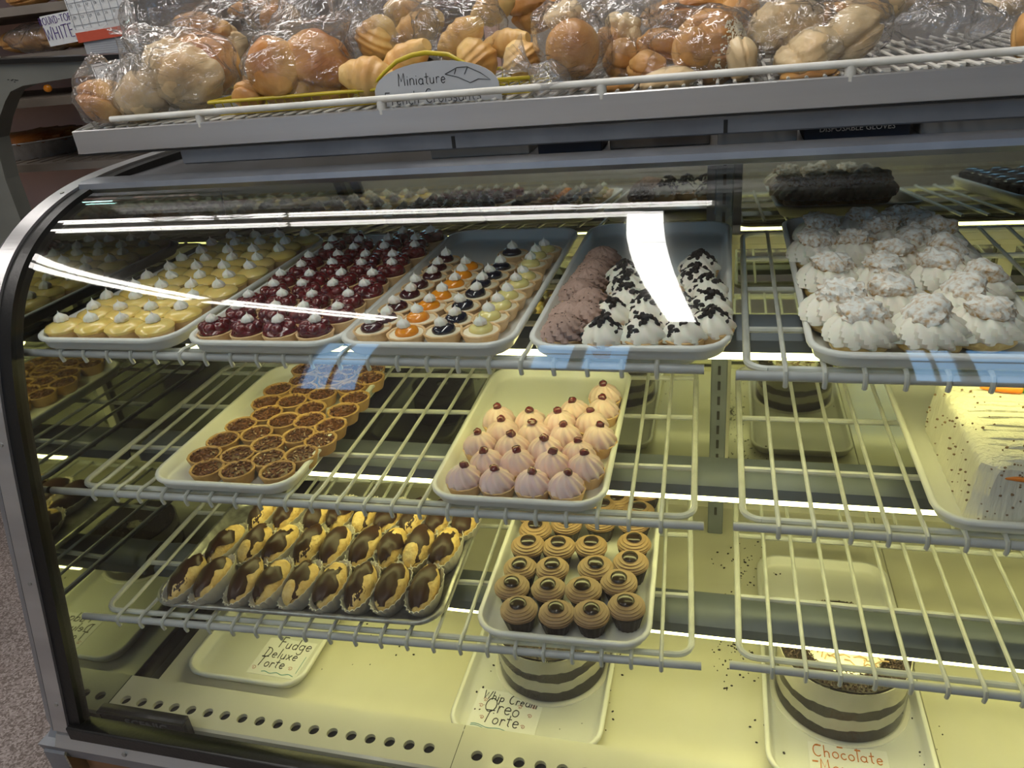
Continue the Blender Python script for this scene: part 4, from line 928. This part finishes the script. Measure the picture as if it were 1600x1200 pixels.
q = MB().tube([(x - .004, -.0016, z) for x, z in D], .0005, 5); q.tube([(.029, -.0016, .035), (.032, -.0016, .041)], .0005, 5); q.tube([(.043, -.0016, .034), (.048, -.0016, .042)], .0005, 5)
q.build('croissant_drawing', M['ink'], t)

# ================================================================ BREADS IN BAGS
def make_bread(kind, w, h, seed):
    nm = {'bun': 'bread_roll', 'bun_round': 'bread_roll', 'bun_dark': 'bread_roll', 'white_loaf': 'floury_roll', 'loaf': 'bread_loaf', 'croissant': 'croissant', 'sesame': 'seeded_roll'}[kind]
    m = {'bun': 'bun', 'bun_round': 'bun', 'bun_dark': 'bun_dark', 'white_loaf': 'white_loaf', 'loaf': 'loaf', 'croissant': 'croissant', 'sesame': 'bun_dark'}[kind]
    rr = random.Random(seed); dp = (w + h) * .24
    if kind == 'croissant':
        mb = MB(); n = 34; pts, rad = [], []
        for i in range(n):
            u = i / (n - 1); a = (u - .5) * 1.5; pts.append((w * .70 * math.sin(a), -.25 * w * (1 - math.cos(a)) * 1.2, 0)); b = math.sin(PI * (.07 + .86 * u)) ** .85
            rad.append(h * .40 * b * (1 + .045 * math.sin(u * 5 * 6.283 + seed) + .05 * math.sin(u * 11 + seed)) + .002)
        mb.tube(pts, rad, 18); return nm, mb, m
    if kind == 'white_loaf':
        j1 = jit(seed, 3.2, .13); j2 = jit(seed + 9, 11, .045); g = Vector((rr.uniform(-.4, .4), rr.uniform(-.3, 0), 1)).normalized()
        def f(d):
            c = d.dot(g.cross(Vector((0, 1, 0)))) + .25 * math.sin(3 * d.x + seed); return j1(d) * j2(d) * (1 - .16 * math.exp(-(c / .10) ** 2) * (1 if d.y < .4 else 0))
        return nm, MB().blob((0, 0, 0), (w / 2, dp, h / 2), 52, 34, f), m
    if kind == 'bun_round': ja = jit(seed, 3, .03); jb = jit(seed, 12, .014); j = lambda d: ja(d) * jb(d)
    elif kind == 'loaf': j = jit(seed, 3, .06)
    else:
        j1 = jit(seed, 3.4, .10); g = Vector((rr.uniform(-1, 1), rr.uniform(-.6, -.2), rr.uniform(-.6, .9))).normalized()
        jw = jit(seed + 5, 13, .022); j = lambda d: j1(d) * jw(d) * (1 - .15 * math.exp(-((d.dot(g) - .15) / .09) ** 2))
    return nm, MB().blob((0, 0, 0), (w / 2, dp, h / 2), 52, 34, j), m
BREADS = [
    ('bun', -0.923, 1.06, -0.075, 0.061, 0.087, 70, 'seeded brown roll in a clear bag at the left end') ,
    ('white_loaf', -0.864, 1.07, -0.074, 0.093, 0.073, 10, 'pale lumpy dough roll in a clear bag beside the end roll') ,
    ('white_loaf', -0.806, 1.1, -0.052, 0.123, 0.098, -25, 'big floury twisted roll behind the left end of the rail') ,
    ('bun', -0.804, 1.17, -0.04, 0.113, 0.092, -20, 'brown crusted loaf half hidden behind the floury roll') ,
    ('bun', -0.848, 1.24, 0.009, 0.101, 0.053, -8, 'flat golden loaf on top of the left pile') ,
    ('white_loaf', -0.825, 1.26, -0.022, 0.065, 0.076, -40, 'small pale roll tucked right of the flat golden loaf') ,
    ('bun', -0.685, 1.08, -0.084, 0.052, 0.043, 0, 'small golden roll low beside the left rail post') ,
    ('bun', -0.63, 1.09, -0.06, 0.089, 0.108, 50, 'golden wrinkled roll in the second bag') ,
    ('bun', -0.584, 1.12, -0.061, 0.114, 0.1, -35, 'large golden brown roll leaning right in the second bag') ,
    ('bun', -0.72, 1.28, 0.011, 0.064, 0.069, 20, 'browned roll in the bag above the second bag') ,
    ('bun_dark', -0.834, 1.38, 0.038, 0.081, 0.032, 5, 'dark flat loaf behind the bags at the top left') ,
    ('croissant', -0.488, 1.075, -0.073, 0.086, 0.063, -10, 'croissant at the left end of the yellow basket') ,
    ('croissant', -0.449, 1.12, -0.061, 0.097, 0.055, 28, 'croissant rising behind the basket handle') ,
    ('croissant', -0.502, 1.16, -0.029, 0.066, 0.076, 60, 'pale croissant standing in the bag left of the basket') ,
    ('croissant', -0.457, 1.22, -0.021, 0.088, 0.059, 20, 'croissant with a brown tip on top of the basket pile') ,
    ('croissant', -0.491, 1.28, 0.004, 0.087, 0.061, -5, 'golden croissant at the top behind the basket') ,
    ('croissant', -0.369, 1.15, -0.037, 0.078, 0.055, 30, 'pale croissant in the bag above the sign') ,
    ('croissant', -0.34, 1.12, -0.067, 0.063, 0.067, -55, 'croissant sloping down at the right of the handle') ,
    ('croissant', -0.304, 1.15, -0.049, 0.073, 0.041, 8, 'browned croissant right of the basket handle') ,
    ('croissant', -0.273, 1.11, -0.071, 0.053, 0.062, -60, 'yellow croissant end beside the round bun') ,
    ('croissant', -0.351, 1.27, -0.003, 0.074, 0.054, 20, 'coiled croissant at the top above the basket') ,
    ('croissant', -0.388, 1.1, -0.082, 0.072, 0.036, -20, 'croissant low behind the sign') ,
    ('bun_dark', -0.299, 1.33, -0.009, 0.082, 0.076, 0, 'dark brown round loaf at the top behind the basket') ,
    ('bun_round', -0.197, 1.085, -0.062, 0.071, 0.076, 0, 'shiny round golden bun in the bag above the rail post') ,
    ('white_loaf', -0.217, 1.16, -0.025, 0.062, 0.044, 0, 'pale roll above the round bun') ,
    ('bun', -0.159, 1.15, -0.061, 0.033, 0.046, 10, 'small light brown roll right of the round bun') ,
    ('bun', -0.14, 1.12, -0.08, 0.045, 0.053, -10, 'darker oval roll below the small light roll') ,
    ('white_loaf', -0.143, 1.18, -0.046, 0.054, 0.04, -15, 'floury end of a roll behind the oval rolls') ,
    ('white_loaf', -0.126, 1.17, -0.063, 0.025, 0.044, 0, 'slim pale roll beside the oval rolls') ,
    ('bun', -0.14, 1.06, -0.108, 0.05, 0.021, 0, 'roll peeping out under the rail left of the seeded rolls') ,
    ('bun_dark', -0.085, 1.14, -0.07, 0.069, 0.047, -10, 'dark crusted roll left of the seeded roll') ,
    ('bun', -0.103, 1.1, -0.091, 0.051, 0.042, 0, 'orange brown roll low in the third bag') ,
    ('white_loaf', -0.072, 1.07, -0.106, 0.078, 0.033, 5, 'pale roll under the rail left of the seeded roll') ,
    ('sesame', -0.013, 1.1, -0.077, 0.07, 0.082, -15, 'seeded dark roll in the middle bag') ,
    ('bun', -0.041, 1.085, -0.076, 0.053, 0.061, 20, 'golden knot in front of the seeded roll') ,
    ('bun', -0.024, 1.2, -0.053, 0.088, 0.044, 10, 'pale topped roll at the top of the middle bag') ,
    ('white_loaf', 0.018, 1.07, -0.086, 0.038, 0.052, 5, 'short pale roll right of the seeded roll') ,
    ('bun', -0.069, 1.32, -0.035, 0.126, 0.047, 6, 'flat brown loaf at the top behind the middle bag') ,
    ('bun', 0.015, 1.3, -0.043, 0.057, 0.066, 0, 'round brown roll behind the large pale loaf') ,
    ('white_loaf', 0.068, 1.12, -0.055, 0.101, 0.065, 15, 'large pale loaf with a cut crust') ,
    ('white_loaf', 0.093, 1.07, -0.089, 0.082, 0.054, 20, 'curved floury roll behind the right rail post') ,
    ('bun', 0.097, 1.06, -0.112, 0.07, 0.02, 0, 'underside of a brown roll below the rail') ,
    ('white_loaf', 0.142, 1.1, -0.077, 0.059, 0.082, -62, 'upright floury loaf at the right end of the breads') ,
    ('bun', 0.133, 1.2, -0.057, 0.051, 0.043, 0, 'brown roll behind the upright floury loaf') ,
    ('loaf', 0.192, 1.32, -0.052, 0.101, 0.046, -5, 'long golden loaf behind, top right of the breads') ,
    ('loaf', 0.279, 1.4, -0.049, 0.125, 0.038, 0, 'long golden loaf over the empty wires') ,
    ('loaf', 0.377, 1.34, -0.066, 0.063, 0.032, 0, 'speckled loaf in green tied film, top right') ,
    ('bun', 0.35, 1.14, -0.093, 0.035, 0.058, 0, 'pale roll at the right edge of the picture') ,
]
BAGS = [
    (-0.921, 1.06, -0.069, 0.087, 0.103, 'clear bag around the end roll', 0) ,
    (-0.86, 1.075, -0.064, 0.122, 0.093, 'clear bag around the lumpy dough roll', 1) ,
    (-0.81, 1.11, -0.046, 0.168, 0.123, 'glossy clear bag wrapped on the floury twisted roll', 0) ,
    (-0.884, 1.22, 0.025, 0.158, 0.132, 'loose inflated clear bag behind the left pile', 1) ,
    (-0.814, 1.24, -0.021, 0.182, 0.15, 'clear bag around the brown crusted loaves', 0) ,
    (-0.611, 1.115, -0.054, 0.171, 0.133, 'taut clear bag around the golden rolls', 0) ,
    (-0.606, 1.2, -0.007, 0.169, 0.119, 'crumpled clear bag above the golden rolls', 1) ,
    (-0.722, 1.29, 0.023, 0.118, 0.118, 'clear bag with a browned roll behind', 0) ,
    (-0.495, 1.2, -0.017, 0.146, 0.126, 'clear bag over the basket croissants', 1) ,
    (-0.371, 1.16, -0.025, 0.138, 0.092, 'clear knotted bag above the sign', 0) ,
    (-0.201, 1.09, -0.049, 0.105, 0.105, 'clear bag around the shiny round bun', 0) ,
    (-0.221, 1.045, -0.095, 0.054, 0.05, 'crumpled bag end hanging over the rail', 1) ,
    (-0.142, 1.15, -0.064, 0.114, 0.123, 'clear bag around the small oval rolls', 0) ,
    (-0.158, 1.22, -0.024, 0.183, 0.064, 'pinkish film stretched above the oval rolls', 1) ,
    (-0.038, 1.105, -0.076, 0.149, 0.107, 'clear bag around the seeded roll and knot', 0) ,
    (0.068, 1.115, -0.068, 0.121, 0.121, 'clear bag around the large pale loaf', 0) ,
    (0.124, 1.095, -0.081, 0.134, 0.102, 'clear bag around the upright floury loaf', 0) ,
    (0.211, 1.33, -0.049, 0.139, 0.074, 'clear bag around the long golden loaf', 1) ,
    (0.27, 1.17, -0.075, 0.121, 0.06, 'empty crumpled clear bag on the white wires', 1) ,
    (0.335, 1.18, -0.083, 0.08, 0.072, 'empty crumpled clear bag with a green tie, right edge', 1) ,
]
for i, (k, x, y, z, w, h, tilt, lab) in enumerate(BREADS):
    nm, mb, m = make_bread(k, w, h, i + 3)
    if k == 'sesame':
        t = thing(nm, lab, 'bread', (x, y, z), group='breads on the bread shelf'); t.rotation_euler = (0, -math.radians(tilt), 0)
        mb.build('crust', M[m], t); rr = random.Random(2); sd = MB()
        for q in range(420):
            d = Vector((rr.uniform(.05, 1), rr.uniform(-1, .1), rr.uniform(-.5, 1))).normalized(); s_ = .0012
            sd.blob((d.x * w * .50, d.y * (w + h) * .245, d.z * h * .50), (s_ * 1.5, s_, s_), 5, 4, None, Euler((0, rr.uniform(0, 3), 0)))
        sd.build('seeds', M['pale_cream'], t)['kind'] = 'stuff'
    else:
        o = mb.build(nm, M[m]); o.location = (x, y, z); o.rotation_euler = (0, -math.radians(tilt), 0); tag(o, lab, 'bread', 'breads on the bread shelf')
for i, (x, y, z, w, h, lab, kind) in enumerate(BAGS):
    rr = random.Random(i + 40); base = jit(i + 77, 3.0, .16); fine = jit(i + 120, 8, .07); fold = jit(i + 33, 17, .030)
    nk = rr.choice((-1, 1)); nd = Vector((nk * rr.uniform(.4, .9), rr.uniform(-.3, .5), rr.uniform(.4, 1))).normalized()
    def f(d):
        c = max(0, d.dot(nd)); r = (abs(d.x) ** 3 + abs(d.y) ** 3 + abs(d.z) ** 3) ** (-1 / 3) if False else 1
        a = math.atan2(d.cross(nd).z, d.cross(nd).x); pleat = 1 + .05 * math.sin(13 * a + i) * c
        return base(d) * fine(d) * fold(d) * pleat * (1 + .28 * max(0, (c - .90) / .10) ** 1.5)
    t = thing('plastic_bag', lab, 'bag', (x, y, z), group='bread bags on the bread shelf')
    MB().blob((0, 0, 0), (w / 2, min(w, h) * .5, h / 2), 72, 44, f).build('film', M['bag2' if kind else 'bag'], t)
    p = Vector((nd.x * w / 2, nd.y * min(w, h) * .5, nd.z * h / 2)) * 1.12; mb = MB(); n = 26; rings = []
    for q in range(7):
        u = q / 6; r = .005 + .020 * u ** 1.2; c = p + nd * (.004 + .030 * u); sx = nd.cross(Vector((0, 1, 0))).normalized(); sy = nd.cross(sx)
        rings.append([c + (sx * math.cos(2 * PI * k / n) + sy * math.sin(2 * PI * k / n)) * r * (1 + .25 * u * math.sin(5 * 2 * PI * k / n + i) + .12 * math.sin(11 * 2 * PI * k / n)) for k in range(n)])
    mb.loft(rings).build('gathered_neck', M['bag2'], t)
    if i in (4, 8, 18, 19): 
        c = p + nd * .004; MB().lathe([(.0045, -.0015), (.0062, 0), (.0045, .0015)], 12, cx=c.x, cy=c.y, cz=c.z).build('green_tie', M['tie'], t)
tagd = MB(); tagd.blob((0, 0, 0), (.0125, .004, .0032), 12, 8, jit(4, 3, .1)); o = tagd.build('bread_stick', M['bun']); o.location = (-.905, 1.10, -.052); o.rotation_euler = (0, .7, 0); tag(o, 'small golden bread stick above the end roll', 'bread')

# ================================================================ BEHIND, TOP LEFT
rk = thing('bread_rack', 'brown metal bread rack with pink back panel behind the case', 'rack', (-1.65, 1.85, -H))
def rp(mb, name, m): l = rk.location; mb.v = [(a - l.x, b - l.y, c - l.z) for a, b, c in mb.v]; return mb.build(name, m, rk, smooth=False)
rp(MB().box(-2.35, -.55, 2.02, 2.04, -H, .65), 'back_panel', M['rack_panel'])
for x in (-2.30, -1.545, -1.23, -.60): rp(MB().box(x - .014, x + .014, 2.00, 2.02, -H, .65), 'upright', M['rack_metal'])
for z in (.28, .10, .002, -.095, -.245, -.50): rp(MB().box(-2.35, -.60, 1.60, 2.0, z - .018, z), 'rack_shelf', M['rack_metal'])
m = MB()
for k in range(30): m.tube([(-2.3 + k * .04, 1.62, -.2445), (-2.3 + k * .04, 1.99, -.2445)], .002, 6)
rp(m, 'shelf_grid', M['rack_metal'])['kind'] = 'stuff'
for i, (x, z, w, h, k) in enumerate(((-1.60, .030, .09, .05, 'bun_dark'), (-1.545, .034, .085, .06, 'bun'), (-1.50, .032, .09, .055, 'bun_dark'), (-1.66, .030, .09, .05, 'bun'), (-1.42, .032, .10, .05, 'bun'), (-1.59, .118, .12, .035, 'bun_dark'), (-1.47, .118, .1, .035, 'bun'))):
    nm, mb, mm = make_bread(k, w, h, 60 + i); o = mb.build(nm, M[mm]); o.location = (x, 1.68, z); tag(o, ['dark roll in the rack, second from the left', 'golden brown roll in the middle of the rack', 'dark roll beside the purple lettered sign', 'golden roll at the left of the rack', 'roll hidden behind the purple lettered sign', 'dark flat loaf on the top rack shelf', 'light flat loaf on the top rack shelf'][i], 'bread', 'rolls on the bread rack')
o = MB().blob((0, 0, 0), (.10, .045, .032), 60, 34, lambda d: jit(5, 9, .10)(d)).build('plastic_bag', M['bag2']); o.location = (-1.57, 1.66, .034); tag(o, 'clear bag over the rolls on the rack', 'bag')
t = thing('calendar', 'wall calendar page with red band clipped to the rack', 'calendar', (-1.325, 1.585, .02)); t.rotation_euler = (0, -.04, 0)
MB().box(-.078, .082, 0, .002, .016, .20).build('page', M['card'], t, smooth=False)
MB().box(-.078, .082, -.001, .002, -.004, .016).build('red_band', M['red_band'], t, smooth=False)
m = MB()
for k in range(6): m.box(-.076, .078, -.0012, -.0002, .03 + k * .022, .0306 + k * .022)
for k in range(8): m.box(-.074 + k * .0215, -.0735 + k * .0215, -.0012, -.0002, .022, .16)
m.build('grid_lines', M['ink_grey'], t, smooth=False)
m = MB(); dd = 1
for r_ in range(4):
    for c_ in range(7): m.text(str(dd), .008, Matrix.Translation((-.066 + c_ * .0215, -.0012, .112 - r_ * .022)) @ Matrix.Rotation(PI / 2, 4, 'X')); dd += 1
m.build('dates', M['ink_grey'], t, smooth=False)
m = MB()
for x in (.058, .070): m.blob((x, -.0014, .018), (.0058, .0006, .0075), 12, 6)
m.build('emblem', M['ink'], t)
t = thing('shelf_sign', 'white sign with purple lettering on the rack edge', 'sign', (-1.445, 1.588, .014)); t.rotation_euler = (0, -.06, 0)
MB().box(-.040, .040, 0, .0015, 0, .062).build('card', M['card'], t, smooth=False)
m = hand(MB(), 'ROUND-TOP', .0145, Matrix.Translation((0, -.0006, .049)) @ Matrix.Rotation(PI / 2, 4, 'X'), .0008, 0); hand(m, 'WHITE', .0255, Matrix.Translation((0, -.0006, .021)) @ Matrix.Rotation(PI / 2, 4, 'X'), .0010, 0); m.build('lettering', M['ink_purple'], t, smooth=False)
t = thing('shelf_sign', 'small white card at the far left edge of the rack', 'sign', (-1.655, 1.588, 0)); MB().box(-.02, .02, 0, .0015, 0, .025).build('card', M['card'], t, smooth=False)
t = thing('grey_sheet', 'grey lined sheet hanging below the calendar', 'paper', (-1.325, 1.590, -.03)); MB().box(-.070, .070, 0, .0015, 0, .048).build('sheet', M['grey_card'], t, smooth=False)
m = MB()
for k in range(9): m.box(-.055, .055, -.0004, 0, .004 + k * .0045, .005 + k * .0045)
m.build('text_lines', M['ink_grey'], t, smooth=False)
t = thing('notice', 'small printed white notice above the end roll', 'sign', (-1.195, 1.425, -.094)); t.rotation_euler = (0, -.08, 0); t.scale = (.9, .9, .9)
MB().box(-.055, .058, 0, .0015, 0, .075).build('sheet', M['card'], t, smooth=False)
m = MB().tube([(-.050, -.0005, .002), (-.050, -.0005, .070), (.053, -.0005, .070), (.053, -.0005, .002)], .0006, 4); m.build('frame_line', M['ink'], t)
m = MB()
for k, s_ in enumerate(('Any breads sliced', 'at extra charge', 'Please ask the baker', 'about the day old', 'breads for sale')): m.text(s_, .0095, Matrix.Translation((0, -.0005, .058 - k * .0115)) @ Matrix.Rotation(PI / 2, 4, 'X'))
m.build('lettering', M['ink'], t, smooth=False)
# neighbouring cabinet with dark glass edge
t = thing('side_cabinet', 'grey arched cabinet with dark glass top edge at the far left', 'cabinet', (-1.55, 1.46, -H))
P = [(-1.75, .0), (-1.176, -.026), (-1.202, -.031), (-1.266, -.049), (-1.365, -.0535), (-1.45, -.058), (-1.487, -.067), (-1.510, -.085), (-1.545, -.12), (-1.575, -.16), (-1.590, -.25), (-1.592, -H), (-1.75, -H)]
MB().loft([[(x + 1.55, -.02, z + H) for x, z in P], [(x + 1.55, .02, z + H) for x, z in P]], True, True).build('arched_panel', M['canopy'], t, smooth=False)
MB().loft([[(-.20, y, H + .009), (.378, y, H - .0165), (.374, y, H - .026), (-.20, y, H + .0005)] for y in (-.03, .03)], True, True).build('glass_edge', M['gasket'], t, smooth=False)
m = MB(); rr = random.Random(3)
for k in range(14): m.blob((.03 + rr.uniform(-.012, .012) + (.05 if k % 2 else 0), -.0205, H - .046 + rr.uniform(-.004, .004)), (.0025, .0006, .0012), 6, 4)
m.build('scuffs', M['ink'], t)
# pie in a foil tin on the rack
t = thing('foil_pie', 'golden crumb topped pie in a fluted foil tin on the rack', 'pie', (-1.52, 1.53, -.2445))
t.location = (-1.80, 1.78, -.2445); t.scale = (1.3, 1.3, 1.3)
MB().lathe([(.080, 0), (.104, .030), (.112, .033), (.112, .035), (.103, .034), (.080, .004)], 120, mod=lambda a, i: 1 + (.018 * math.cos(a * 30) if i in (1, 4) else .01 * math.cos(a * 30) if i in (0, 5) else 0), cap1=True).build('foil_tin', M['foil'], t)
MB().blob((0, 0, .034), (.103, .103, .014), 60, 24, lambda d: jit(8, 14, .10)(d) * jit(3, 30, .05)(d)).build('crust', M['bun'], t)
o = MB().blob((0, 0, 0), (.012, .006, .009), 14, 8, jit(2, 2, .1)).build('cheese_curl', M['orange']); o.location = (-1.60, 1.66, -.078); tag(o, 'small orange pastry corner on the rack shelf', 'pastry')

# ================================================================ lift everything so that the floor is at z = 0
for o in C.objects:
    if o.parent is None: o.location.z += H
